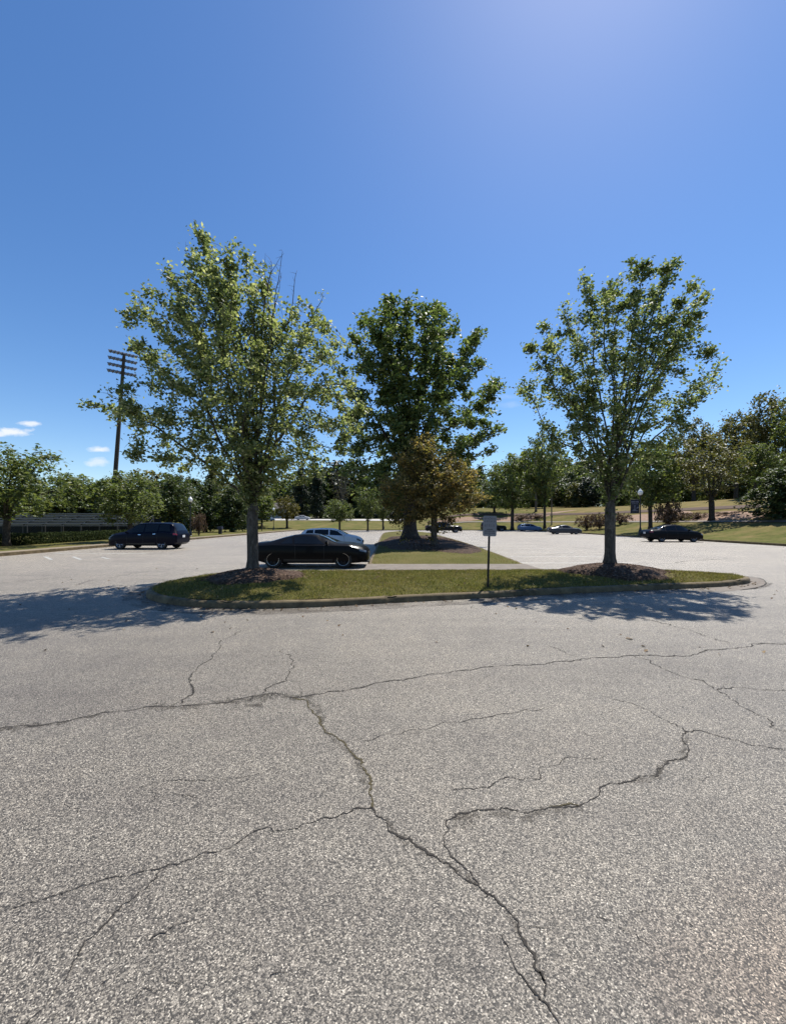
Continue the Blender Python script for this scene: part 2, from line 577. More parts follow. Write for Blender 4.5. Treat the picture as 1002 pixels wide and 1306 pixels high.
ck = MB()
pxr(ck, [(-40, 934), (0, 929), (70, 922), (130, 909), (190, 901), (250, 899), (300, 892), (345, 884), (372, 890), (420, 882), (500, 868), (600, 855), (700, 846), (800, 836), (900, 829), (1010, 821)], .014, .016, amp=.09)
pxr(ck, [(232, 897), (240, 870), (256, 848), (280, 828), (318, 802)], .016, .010)
pxr(ck, [(336, 884), (350, 873), (370, 857), (374, 842), (362, 827)], .014, .006)
pxr(ck, [(474, 1030), (430, 1042), (380, 1057), (300, 1077), (262, 1087), (215, 1103), (190, 1130), (140, 1172), (108, 1200), (94, 1226), (86, 1245), (60, 1282), (30, 1312)], .009, .006, amp=.11)
pxr(ck, [(215, 1103), (150, 1118), (90, 1136), (10, 1160)], .005, .003, amp=.08)
pxr(ck, [(474, 1030), (492, 1046), (510, 1068), (545, 1088), (572, 1102), (590, 1120), (610, 1130), (635, 1150), (650, 1165), (664, 1195), (682, 1222), (694, 1252)], .011, .008, amp=.10)
pxr(ck, [(640, 1193), (652, 1225), (672, 1254), (690, 1276), (716, 1312)], .006, .008, amp=.10)
pxr(ck, [(688, 1240), (694, 1270)], .006, .005)
pxr(ck, [(570, 1046), (568, 1064), (574, 1090), (590, 1106), (610, 1128)], .006, .005)
pxr(ck, [(570, 1046), (600, 1036), (640, 1030), (668, 1037), (700, 1030), (740, 1028), (758, 1018), (764, 1004), (800, 997), (838, 990), (846, 976), (868, 968), (876, 950), (874, 934)], .009, .009, amp=.08)
pxr(ck, [(874, 934), (840, 915), (790, 894), (770, 888)], .008, .004)
pxr(ck, [(874, 934), (900, 934), (940, 944), (1010, 958)], .009, .007)
pxr(ck, [(806, 836), (840, 850), (880, 866), (916, 882), (940, 898), (966, 912), (980, 926), (1010, 934)], .011, .007)
pxr(ck, [(914, 880), (950, 877), (1012, 871)], .010, .012)
pxr(ck, [(576, 1008), (640, 994), (710, 976), (770, 965)], .005, .003, amp=.10)
pxr(ck, [(190, 1200), (245, 1175)], .004, .003)
pxr(ck, [(165, 1278), (200, 1264), (230, 1255)], .004, .003)
pxr(ck, [(760, 1170), (810, 1190), (870, 1240), (930, 1306)], .0025, .0015, amp=.14)
pxr(ck, [(690, 905), (620, 915), (550, 928), (440, 946)], .007, .003, amp=.09)
pxr(ck, [(180, 1003), (260, 995), (340, 983), (400, 972)], .004, .003, amp=.10)
pxr(ck, [(735, 838), (712, 828), (700, 824)], .010, .006)
pxr(ck, [(820, 790), (880, 805), (930, 820)], .016, .010)
pxr(ck, [(0, 744), (60, 738), (140, 733)], .03, .02, amp=.03)
pxr(ck, [(100, 745), (170, 731), (230, 724)], .03, .02, amp=.09)
pxr(ck, [(640, 712), (720, 706), (800, 703), (900, 712), (1010, 722)], .035, .03, amp=.03)
pxr(ck, [(600, 688), (700, 696), (760, 701)], .05, .04, amp=.03)
pxr(ck, [(860, 718), (930, 712), (1010, 716)], .05, .03, amp=.03)
for q in range(26):
    x0, y0 = rng.uniform(20, 980), 820 + rng.uniform(0, 1) ** 1.4 * 470
    x1, y1 = x0 + rng.uniform(-60, 60), y0 + rng.uniform(-14, 14)
    pxr(ck, [(x0, y0), (x1, y1)], .003, .002, amp=.12)
tag(ck.build('pavement_cracks', M_CRACK), kind='structure')
cw = MB()
pxr(cw, [(374, 890), (392, 894), (400, 910), (412, 928), (436, 945), (450, 962), (466, 985), (473, 1005), (474, 1030)], .016, .013, amp=.11)
pxr(cw, [(700, 1030), (720, 1026), (738, 1028)], .015, .010)
tag(cw.build('weedy_crack', M_CRACKW), kind='structure')

t_ = NT('crack_dirt')
co_ = t_.obj()
n_ = t_.math('ADD', t_.math('MULTIPLY', t_.noise(co_, 9, 4, .7), .5), t_.math('MULTIPLY', t_.noise(co_, 120, 3, .7), .5))
f_ = t_.ramp(n_, [(.44, (0, 0, 0)), (.62, (.7, .7, .7))])
p_ = t_.n('ShaderNodeBsdfPrincipled', {'Base Color': (.050, .042, .032, 1), 'Roughness': .95})
M_CDIRT = t_.done(t_.n('ShaderNodeMixShader', {0: f_, 1: t_.n('ShaderNodeBsdfTransparent').outputs[0], 2: p_.outputs[0]}).outputs[0])
cd = MB()
for px_, w_ in (([(190, 903), (250, 901), (300, 894), (345, 887), (400, 888)], .16), ([(575, 1048), (600, 1040), (640, 1036), (668, 1039), (700, 1033), (740, 1030)], .09),
                ([(474, 1030), (510, 1068), (545, 1088), (572, 1102), (610, 1130)], .04), ([(800, 998), (838, 991), (870, 968), (876, 940)], .05),
                ([(392, 894), (412, 928), (450, 962), (473, 1005)], .05), 
                ([(650, 1165), (664, 1195), (682, 1222), (694, 1252)], .03), ([(0, 930), (70, 924), (130, 911)], .12)):
    ribbon(cd, [gp(x, y) for x, y in px_], w_, w_ * .8, z=.0018, jag=.8, sub=4, amp=.06)
tag(cd.build('crack_dirt', M_CDIRT), kind='structure')

pl = MB()


def stripe(p, q, w=.10, z=.004):
    p, q = np.array(p, float), np.array(q, float)
    d = (q - p) / np.hypot(*(q - p))
    n = np.array([-d[1], d[0]]) * w / 2
    pl.add([(*(p + n), z), (*(p - n), z), (*(q - n), z), (*(q + n), z)], [(0, 1, 2, 3)])


for k in range(16):
    y = 15.4 + k * 2.75
    stripe((5.0 + .012 * (y - 14), y), (9.6, y))
    stripe((-6.0, y + .6), (-1.3, y + .6))
    if y < 74:
        stripe((21.2, y), (25.8, y))
        stripe((-17.2, y + 4.6), (-12.6, y + 4.6))
tag(pl.build('parking_lines', M_LINE), kind='structure')
M_WHITE = simple('fresh_line_paint', (.42, .41, .38), .6, var=.15, vscale=12)
fl = MB()
pl = fl
for (x0, y0, x1, y1) in ((57.5, 710, 66, 713.8), (93.4, 710.2, 103.5, 713.8), (130, 710.8, 139.5, 713)):
    stripe(gp(x0, y0), gp(x1, y1), .11, .006)
tag(fl.build('white_lines', M_WHITE), kind='structure')


# ------------------------------------------------------------------ kerbs and islands
def chaikin(P, it=3):
    P = [np.array(p, float) for p in P]
    for _ in range(it):
        Q = []
        for i in range(len(P)):
            a, b = P[i], P[(i + 1) % len(P)]
            Q += [a * .75 + b * .25, a * .25 + b * .75]
        P = Q
    return np.array(P)


def resample(P, step, closed=True):
    Q = np.vstack([P, P[:1]]) if closed else P
    s = np.concatenate([[0], np.cumsum(np.hypot(*np.diff(Q, axis=0).T))])
    n = max(4, int(s[-1] / step))
    u = np.linspace(0, s[-1], n, endpoint=not closed)
    return np.stack([np.interp(u, s, Q[:, 0]), np.interp(u, s, Q[:, 1])], 1)


def inset(P, d):
    """offset a ccw closed outline inwards"""
    T = np.roll(P, -1, 0) - np.roll(P, 1, 0)
    T /= np.hypot(T[:, 0], T[:, 1])[:, None]
    return P + np.stack([-T[:, 1], T[:, 0]], 1) * d


def kerb_loop(P, h=.125, w=.16, seam=3.05):
    prof = [(0.0, -.05), (0.012, h - .035), (.035, h - .006), (.06, h), (w - .02, h), (w, h - .015), (w, -.05)]
    P = resample(P, .12)
    n, k = len(P), len(prof)
    s = np.concatenate([[0], np.cumsum(np.hypot(*np.diff(P, axis=0).T))])
    vs = []
    rings = [inset(P, d) for d, _ in prof]
    for i in range(n):
        near = abs((s[i] + seam / 2) % seam - seam / 2) < .061
        for j, (d, z) in enumerate(prof):
            q = rings[j][i]
            if near and j < 3:
                q = q * .4 + rings[4][i] * .6 if j == 2 else q + (rings[4][i] - q) * .35
            wob = .004 * math.sin(s[i] * 2.1) + .003 * math.sin(s[i] * 5.7 + j)
            zz = z - (.014 if near and j in (2, 3, 4) else 0) + (wob if z > 0 else 0)
            vs.append((q[0], q[1], zz))
    fs = []
    for i in range(n):
        i2 = (i + 1) % n
        for j in range(k - 1):
            fs.append((i * k + j, i2 * k + j, i2 * k + j + 1, i * k + j + 1))
    return vs, fs


T_OUT = chaikin([(-5.75, 9.3), (-5.2, 8.15), (-4.1, 7.45), (-2.9, 7.18), (-1.48, 7.34), (0, 7.77), (1.96, 8.25), (4.43, 8.9), (6.5, 9.32), (8.5, 9.75),
                 (9.75, 10.5), (9.6, 11.4), (8.4, 12.1), (5.0, 12.25), (0, 12.05), (-4.3, 11.95), (-5.5, 11.0)], 3)
C_OUT = chaikin([(-.9, 13.5), (1.8, 13.4), (4.6, 13.5), (4.75, 14.6), (5.1, 22), (5.35, 30), (5.3, 46), (5.0, 58), (3.2, 62), (.6, 62), (-1.3, 58), (-1.4, 46), (-1.15, 30), (-1.0, 22), (-.95, 15)], 2)


def point_in(P, x, y):
    c = np.zeros(np.shape(x), bool)
    n = len(P)
    for i in range(n):
        x1, y1 = P[i]
        x2, y2 = P[(i + 1) % n]
        if y1 == y2:
            continue
        t = ((y1 > y) != (y2 > y)) & (x < (x2 - x1) * (y - y1) / (y2 - y1) + x1)
        c ^= t
    return c


def edge_dist(P, x, y):
    Q = resample(P, .2)
    d = np.full(np.shape(x), 1e9)
    for q in Q:
        d = np.minimum(d, (x - q[0]) ** 2 + (y - q[1]) ** 2)
    return np.sqrt(d)


def island_z(P, x, y, crown=.10):
    return .12 + crown * sm(0, 1.3, edge_dist(P, x, y)) + .012 * np.sin(x * 3.1) * np.sin(y * 2.7)


def island_top(name, P, mat, step, crown):
    I = inset(resample(P, .15), .15)
    n0 = len(I)
    x0, y0 = I.min(0)
    x1, y1 = I.max(0)
    gx, gy = np.meshgrid(np.arange(x0, x1, step), np.arange(y0, y1, step))
    gx, gy = gx.ravel(), gy.ravel()
    gx = gx + rng.uniform(-.2, .2, len(gx)) * step
    gy = gy + rng.uniform(-.2, .2, len(gy)) * step
    ok = point_in(I, gx, gy) & (edge_dist(I, gx, gy) > step * .6)
    px = np.concatenate([I[:, 0], gx[ok]])
    py = np.concatenate([I[:, 1], gy[ok]])
    from mathutils.geometry import delaunay_2d_cdt
    vo, _, fo, *_ = delaunay_2d_cdt([Vector((a, b)) for a, b in zip(px, py)], [(i, (i + 1) % n0) for i in range(n0)], [], 1, 1e-5)
    vx = np.array([v.x for v in vo])
    vy = np.array([v.y for v in vo])
    vz = island_z(P, vx, vy, crown)
    return mesh_py(name, list(zip(vx, vy, vz)), [tuple(f) for f in fo], mat, smooth=180)


kv, kf = kerb_loop(T_OUT)
tag(mesh_py('kerb', kv, kf, M_KERB, smooth=50), kind='structure')
kv, kf = kerb_loop(C_OUT)
tag(mesh_py('kerb', kv, kf, M_KERB, smooth=50), kind='structure')
tag(island_top('island_ground', T_OUT, M_GRASS, .3, .10), kind='structure')
tag(island_top('island_ground', C_OUT, M_GRASS, .6, .12), kind='structure')

# lot edge kerbs
ke = MB()
for (a, b, d) in (((LX0 - .075, 22.5), (.15, 107, .32), 0), ((LX1 + .075, 22.5), (.15, 107, .32), 0)):
    ke.box((a[0], a[1], .0), b, 0, .015)
ke.box(((LX0 + LX1) / 2, LY1 + .075, 0), (LX1 - LX0 + .3, .15, .312), 0, .015)
tag(ke.build('kerb', M_KERB), kind='structure')
# flat dressed walk between the two islands, gutter apron at the island tip
tag(MB().box((1.85, 12.78, .05), (5.5, 1.75, .198), 0, .01).build('walkway', M_WALK), kind='structure')
ap = chaikin([gp(900, 756), gp(955, 752), gp(979, 746), gp(972, 738), gp(950, 735), gp(920, 735), gp(900, 742)], 2)
tag(mesh_py('gutter', [(x, y, .005) for x, y in ap], [tuple(range(len(ap)))], M_WALK), kind='structure')
apb = MB()
ribbon(apb, [tuple(p) for p in ap[len(ap) // 10: len(ap) * 6 // 10]], .05, .05, z=.008, sub=1, amp=.02)
tag(apb.build('gutter_joint', M_CRACK), kind='structure')


def mat_grime():
    t = NT('gutter_grime')
    co = t.obj()
    n = t.math('ADD', t.math('MULTIPLY', t.noise(co, 1.6, 5, .7), .6), t.math('MULTIPLY', t.noise(co, 26, 4, .7), .4))
    f = t.ramp(n, [(.42, (.0, .0, .0)), (.62, (.55, .55, .55))])
    p = t.n('ShaderNodeBsdfPrincipled', {'Base Color': (.075, .060, .048, 1), 'Roughness': .9, 'Specular IOR Level': .2})
    return t.done(t.n('ShaderNodeMixShader', {0: f, 1: t.n('ShaderNodeBsdfTransparent').outputs[0], 2: p.outputs[0]}).outputs[0])


TP = resample(T_OUT, .15)
ia, ib = inset(TP, .03), inset(TP, -.42)
sel = [i for i in range(len(TP)) if TP[i][1] < 10.6]
i0 = next(i for i in sel if (i - 1) % len(TP) not in sel)
sel = [(i0 + k) % len(TP) for k in range(len(sel))]
vs = [(*ia[i], .0035) for i in sel] + [(*(ib[i] + rng.normal(0, .02, 2)), .0035) for i in sel]
m_ = len(sel)
tag(mesh_py('gutter', vs, [(i, m_ + i, m_ + i + 1, i + 1) for i in range(m_ - 1)], mat_grime()), kind='structure')
gj = MB()
ribbon(gj, [tuple(inset(TP, -.46)[i]) for i in sel[::6]], .018, .018, z=.0045, sub=3, amp=.02)
tag(gj.build('gutter_joint', M_CRACK), kind='structure')


# strips that follow the terrain
def terrain_strip(name, pts, w, mat, dz=.03, step=1.0):
    P = resample(np.array(pts, float), step, False)
    T = np.gradient(P, axis=0)
    T /= np.hypot(T[:, 0], T[:, 1])[:, None]
    N = np.stack([-T[:, 1], T[:, 0]], 1)
    vs, k = [], 5
    for i in range(len(P)):
        for j in range(k):
            q = P[i] + N[i] * (j / (k - 1) - .5) * w
            vs.append((q[0], q[1], tz(*q) + dz))
    fs = [(i * k + j, (i + 1) * k + j, (i + 1) * k + j + 1, i * k + j + 1) for i in range(len(P) - 1) for j in range(k - 1)]
    return tag(mesh_py(name, vs, fs, mat, smooth=180), kind='structure')


def ring(d, x_end=-10, y0=10):
    """line at distance d outside the right and far edges of the lot"""
    pts = [(LX1 + d, y) for y in np.linspace(y0, LY1, 20)]
    pts += [(LX1 + d * math.cos(t), LY1 + d * math.sin(t)) for t in np.linspace(0, math.pi / 2, 10)[1:]]
    pts += [(x, LY1 + d) for x in np.linspace(LX1, x_end, 12)[1:]]
    return pts


terrain_strip('sidewalk', ring(8.3, 12), 1.1, M_WALK, .05)
terrain_strip('soil_bank', ring(13.8, 8), 1.0, M_SOIL, .06)
terrain_strip('road', [(-130, 128), (-60, 118), (-30, 114), (6, 112)], 7.5, M_ROAD, .06, 2.0)
terrain_strip('verge_path', [(LX0 - .75, -20), (LX0 - .75, 76)], 1.1, M_DIRT, .02, 2.0)


def bed(name, cx, cy, rx, ry, rz, mat=None, dz=.05):
    """mulch bed lying on the slope with an uneven outline"""
    vs, fs = [], []
    n, k = 40, 6
    ph = rng.uniform(0, 6, 3)
    for j in range(k + 1):
        for i in range(n):
            a = 2 * math.pi * i / n
            r = (j / k) * (1 + .12 * math.sin(3 * a + ph[0]) + .08 * math.sin(5 * a + ph[1]))
            x, y = rx * r * math.cos(a), ry * r * math.sin(a)
            X, Y = cx + x * math.cos(rz) - y * math.sin(rz), cy + x * math.sin(rz) + y * math.cos(rz)
            vs.append((X, Y, tz(X, Y) + dz * (1 if j < k else -1.5) + rng.uniform(-.02, .02)))
    for j in range(k):
        for i in range(n):
            fs.append((j * n + i, (j + 1) * n + i, (j + 1) * n + (i + 1) % n, j * n + (i + 1) % n))
    return tag(mesh_py(name, vs, fs, mat or M_STRAW, smooth=180), kind='structure')


bed('mulch_bed', 37, 57, 2.2, 8.5, R(4))
bed('mulch_bed', 36.6, 43, 1.9, 6.0, R(-3))
bed('mulch_bed', 30, 87, 11, 1.9, R(8))
bed('mulch_bed', 14, 87, 7, 1.8, R(-2))
# dark earth under the big trees of the middle island


def island_bed(name, P, cx, cy, rx, ry, h, mat, crown, sq=2.0):
    vs, fs, n, k = [], [], 48, 10
    ph = rng.uniform(0, 6, 3)
    for j in range(k + 1):
        for i in range(n):
            a = 2 * math.pi * i / n
            r = (j / k) * (1 + .10 * math.sin(3 * a + ph[0]) + .06 * math.sin(7 * a + ph[1])) * (abs(math.cos(a)) ** sq + abs(math.sin(a)) ** sq) ** (-1 / sq)
            X, Y = cx + rx * r * math.cos(a), cy + ry * r * math.sin(a)
            f = max(0., 1 - (j / k) ** 2)
            vs.append((X, Y, float(island_z(P, np.array(X), np.array(Y), crown)) + h * f ** 1.2 + .03 - (.10 if j == k else 0) + rng.uniform(-.012, .012)))
    for j in range(k):
        for i in range(n):
            fs.append((j * n + i, (j + 1) * n + i, (j + 1) * n + (i + 1) % n, j * n + (i + 1) % n))
    o = mesh_py(name, vs, fs, mat, smooth=180)
    # loose chips on the surface
    m = int(900 * min(rx * ry, 6))
    a = rng.uniform(0, 2 * np.pi, m)
    r = np.sqrt(rng.uniform(0, 1, m)) * 1.03
    r = np.where(rng.uniform(size=m) < .10, rng.uniform(.95, 1.32, m), r) if sq < 3 else r * .95
    X, Y = cx + rx * r * np.cos(a), cy + ry * r * np.sin(a)
    Z = island_z(P, X, Y, crown) + h * np.clip(1 - r ** 2, 0, 1) ** 1.2 + .035
    quads(name + '_chips', np.stack([X, Y, Z], 1), .055 if m < 3000 else .09, .35, M_CHIP, up=.8, kind='stuff')
    return tag(o, kind='structure')


def quads(name, C, L, asp, mat, parent=None, up=0.4, fold=.25, kind=None, dirs=None):
    """leaf-like folded rhombs at the points C"""
    C = np.asarray(C, float)
    m = len(C)
    Lr = L * rng.uniform(.65, 1.3, m)[:, None]
    nrm = rng.normal(size=(m, 3))
    nrm[:, 2] = np.abs(nrm[:, 2]) + up * 2
    nrm /= np.linalg.norm(nrm, axis=1)[:, None]
    d = rng.normal(size=(m, 3)) if dirs is None else dirs + rng.normal(size=(m, 3)) * .5
    d -= nrm * np.sum(d * nrm, 1)[:, None]
    d /= np.maximum(np.linalg.norm(d, axis=1)[:, None], 1e-6)
    s = np.cross(nrm, d)
    b = C - d * Lr * .5
    tip = C + d * Lr * .5 - nrm * Lr * .12
    mid = C + d * Lr * .02
    l = mid + s * Lr * asp * .5 + nrm * Lr * fold * .3
    r = mid - s * Lr * asp * .5 + nrm * Lr * fold * .3
    V = np.stack([b, r, tip, l], 1).reshape(-1, 3)
    i = np.arange(m) * 4
    T = np.concatenate([np.stack([i, i + 1, i + 2], 1), np.stack([i, i + 2, i + 3], 1)])
    o = mesh_np(name, V, T, mat, parent)
    if kind:
        o['kind'] = kind
    return o


TL = (-3.62, 10.1)      # left near tree
TR = (6.14, 11.1)       # right near tree
island_bed('mulch_mound', T_OUT, TL[0] + .12, TL[1] - .25, 1.25, 1.15, .16, M_MULCH, .10)
island_bed('mulch_mound', T_OUT, TR[0] - .02, TR[1] - .3, 1.45, 1.1, .22, M_MULCH, .10)
island_bed('mulch_patch', C_OUT, 2.1, 28.3, 2.95, 10.6, .14, M_MULCH, .12, 4.0)


def blades(name, P, n, hmin, hmax, cond=None):
    lo, hi = P.min(0), P.max(0)
    x = rng.uniform(lo[0], hi[0], n * 2)
    y = rng.uniform(lo[1], hi[1], n * 2)
    I = inset(resample(P, .15), .12)
    ok = point_in(I, x, y)
    if cond is not None:
        ok &= cond(x, y)
    x, y = x[ok][:n], y[ok][:n]
    z = island_z(P, x, y, .10) - .006
    m = len(x)
    clump = .6 + .7 * (np.sin(x * 5.3 + np.sin(y * 3.1) * 2) * np.sin(y * 6.1 + x) * .5 + .5)
    h = rng.uniform(hmin, hmax, m) * clump
    a = rng.uniform(0, 2 * np.pi, m)
    w = rng.uniform(.004, .009, m)
    ln = rng.uniform(.2, 1.0, m) * h
    b = rng.uniform(0, 2 * np.pi, m)
    base = np.stack([x, y, z], 1)
    sx = np.stack([np.cos(a) * w, np.sin(a) * w, 0 * w], 1)
    tip = base + np.stack([np.cos(b) * ln, np.sin(b) * ln, h], 1)
    V = np.stack([base - sx, base + sx, tip], 1).reshape(-1, 3)
    o = mesh_np(name, V, np.arange(3 * m).reshape(-1, 3), M_BLADE)
    tag(o, kind='stuff')


def not_mound(x, y):
    return (((x - TL[0] - .12) / 1.25) ** 2 + ((y - TL[1] + .25) / 1.15) ** 2 > .95) & (((x - TR[0] + .02) / 1.5) ** 2 + ((y - TR[1] + .3) / 1.1) ** 2 > .95)


blades('grass', T_OUT, 85000, .025, .065, not_mound)
blades('grass', C_OUT, 22000, .03, .07, lambda x, y: y < 24)


li = rng.choice(sel, 260)
lp = ia[li] + (ib[li] - ia[li]) * rng.uniform(.05, .7, 260)[:, None] ** 2
lx, ly = rng.uniform(-5, 9.3, 420), rng.uniform(7.5, 12.4, 420)
lk = point_in(inset(TP, .2), lx, ly)
lv = np.vstack([np.column_stack([lp, np.full(260, .012)]), np.column_stack([lx[lk], ly[lk], island_z(T_OUT, lx[lk], ly[lk], .10) + .035])])
fl2 = rng.uniform(-9, 9, (160, 2)) * np.array([1, .5]) + np.array([0, 9.0])
fl2 = fl2[~point_in(TP, fl2[:, 0], fl2[:, 1])]
lv = np.vstack([lv, np.column_stack([fl2, np.full(len(fl2), .012)])])
quads('fallen_leaves', lv, .06, .6, mat_leaf('dry_leaves', [(0, (.06, .035, .02)), (.5, (.16, .10, .055)), (1, (.30, .22, .13))], .1, .8, .2), up=.9, kind='stuff')

# ------------------------------------------------------------------ trees
def scan_env(poly):
    """silhouette polygon (x, z) -> function z -> centre, half width"""
    P = np.array(poly, float)
    z0, z1 = P[:, 1].min(), P[:, 1].max()
    zs = np.linspace(z0 + 1e-3, z1 - 1e-3, 60)
    n = len(P)
    L, Rr = [], []
    for z in zs:
        X = []
        for i in range(n):
            (x1, a), (x2, b) = P[i], P[(i + 1) % n]
            if (a > z) != (b > z):
                X.append(x1 + (x2 - x1) * (z - a) / (b - a))
        L.append(min(X))
        Rr.append(max(X))
    return P, zs, np.array(L), np.array(Rr)


def sample_env(poly, n, depth=.85, shell=.45):
    P, zs, L, Rr = scan_env(poly)
    w = np.abs(Rr - L) ** 1.75 + .02
    cdf = np.cumsum(w) / w.sum()
    out = []
    while len(out) < n:
        m = n
        z = np.interp(rng.uniform(0, 1, m), cdf, zs)
        l, r = np.interp(z, zs, L), np.interp(z, zs, Rr)
        a = rng.uniform(0, 2 * np.pi, m)
        rad = rng.uniform(0, 1, m) ** shell
        x = (l + r) / 2 + (r - l) / 2 * rad * np.cos(a)
        y = (r - l) / 2 * depth * rad * np.sin(a)
        # keep to the outline in the facing plane where it is concave, the deeper the freer
        okp = point_in(P, x, z)
        for i in range(m):
            if okp[i]:
                out.append((x[i], y[i], z[i]))
    return np.array(out[:n])


def colonize(nodes, parents, A, step, di, dk, iters=140, up=.12):
    P = [np.array(p, float) for p in nodes]
    par = list(parents)
    Pa = np.array(P)
    D = np.full(len(A), 1e9)
    near = np.zeros(len(A), int)
    for i, p in enumerate(Pa):
        d = np.linalg.norm(A - p, axis=1)
        m = d < D
        D[m], near[m] = d[m], i
    alive = np.ones(len(A), bool)
    kids = {}
    for _ in range(iters):
        act = alive & (D < di)
        if not act.any():
            if alive.any() and di < 1e3:
                di *= 1.5
                continue
            break
        idx = near[act]
        v = A[act] - np.array(P)[idx]
        v /= np.linalg.norm(v, axis=1)[:, None] + 1e-9
        new = []
        for k in np.unique(idx):
            dv = v[idx == k].sum(0)
            dv = dv / (np.linalg.norm(dv) + 1e-9) + rng.normal(0, .10, 3) + np.array([0, 0, up])
            dv /= np.linalg.norm(dv)
            c = kids.setdefault(k, [])
            if len(c) >= 4 or any(np.dot(dv, e) > .97 for e in c):
                continue
            c.append(dv)
            new.append((k, P[k] + dv * step))
        if not new:
            break
        for k, q in new:
            P.append(q)
            par.append(int(k))
            d = np.linalg.norm(A - q, axis=1)
            m = d < D
            D[m], near[m] = d[m], len(P) - 1
        alive &= D > dk
    return np.array(P), np.array(par)


def skeleton(poly, base, fork, n_attr, step, limbs, depth=.85, dk=None, di=None, trunk_bend=.0, leader=True, reach=.7, shell=.45, spread=1.0, tips=()):
    P, zs, L, Rr = scan_env(poly)
    nodes, par = [np.array([base[0], 0., base[1]])], [-1]
    zf = fork
    nst = max(3, int((zf - base[1]) / step))
    cx_f = np.interp(zf, zs, (L + Rr) / 2) if zf > zs[0] else base[0]
    for i in range(1, nst + 1):
        t = i / nst
        nodes.append(np.array([base[0] + trunk_bend * math.sin(t * 3) + rng.normal(0, .01), rng.normal(0, .01), base[1] + (zf - base[1]) * t]))
        par.append(len(nodes) - 2)
    top = len(nodes) - 1
    targets = []
    if leader:
        zt = zs[0] + (zs[-1] - zs[0]) * .86
        targets.append((np.array([np.interp(zt, zs, (L + Rr) / 2), 0, zt]), top))
    for i in range(limbs):
        a = 2 * math.pi * (i + rng.uniform(-.3, .3)) / limbs * 1.0 + (i % 2) * .5
        f = rng.uniform(.35, .9)
        zt = zs[0] + (zs[-1] - zs[0]) * f
        l, r = np.interp(zt, zs, L), np.interp(zt, zs, Rr)
        tx = (l + r) / 2 + (r - l) / 2 * reach * math.cos(a) * spread
        ty = (r - l) / 2 * depth * reach * math.sin(a) * spread
        st = top - rng.integers(0, max(1, nst // 3)) if i % 3 else top
        targets.append((np.array([tx, ty, zt]), max(1, int(st))))
    for (tx, tzz) in tips:
        c = np.interp(tzz, zs, (L + Rr) / 2)
        targets.append((np.array([tx, rng.uniform(-.25, .25) * (zs[-1] - zs[0]) * .3, tzz]), top))
    for tgt, st in targets:
        p0 = nodes[st]
        ctrl = p0 * .45 + tgt * .55 + np.array([-(tgt[0] - p0[0]) * .22, -(tgt[1] - p0[1]) * .22, (tgt[2] - p0[2]) * .10])
        n = max(3, int(np.linalg.norm(tgt - p0) / step))
        prev = st
        wob = rng.normal(0, 1, 3) * np.linalg.norm(tgt - p0) * .035
        wf, wp = rng.uniform(5, 11), rng.uniform(0, 6)
        for i in range(1, n + 1):
            t = i / n
            q = p0 * (1 - t) ** 2 + ctrl * 2 * t * (1 - t) + tgt * t * t + rng.normal(0, .16 * step, 3) + wob * math.sin(t * 3.1416) * math.sin(t * wf + wp)
            nodes.append(q)
            par.append(prev)
            prev = len(nodes) - 1
    A = sample_env(poly, n_attr, depth, shell)
    ex = []
    for tgt, st in targets[len(targets) - len(tips):] if tips else []:
        cdir = np.array([np.interp(tgt[2] - 1.6, zs, (L + Rr) / 2), 0, tgt[2] - 1.8]) - tgt
        for q in range(16):
            f = rng.uniform(0, .75)
            ex.append(tgt + cdir * f + rng.normal(0, .05 + .22 * f, 3))
    if ex:
        A = np.vstack([A, np.array(ex)])
    return colonize(nodes, par, A, step, di or step * 8, dk or step * 1.6)


def radii(par, r_tip, r_base):
    n = len(par)
    ch = np.zeros(n, int)
    tips = np.zeros(n)
    for i in range(n):
        if par[i] >= 0:
            ch[par[i]] += 1
    tips[ch == 0] = 1
    for i in range(n - 1, 0, -1):
        tips[par[i]] += tips[i]
    e = math.log(r_base / r_tip) / math.log(max(tips[0], 2))
    return r_tip * np.maximum(tips, 1) ** e, ch


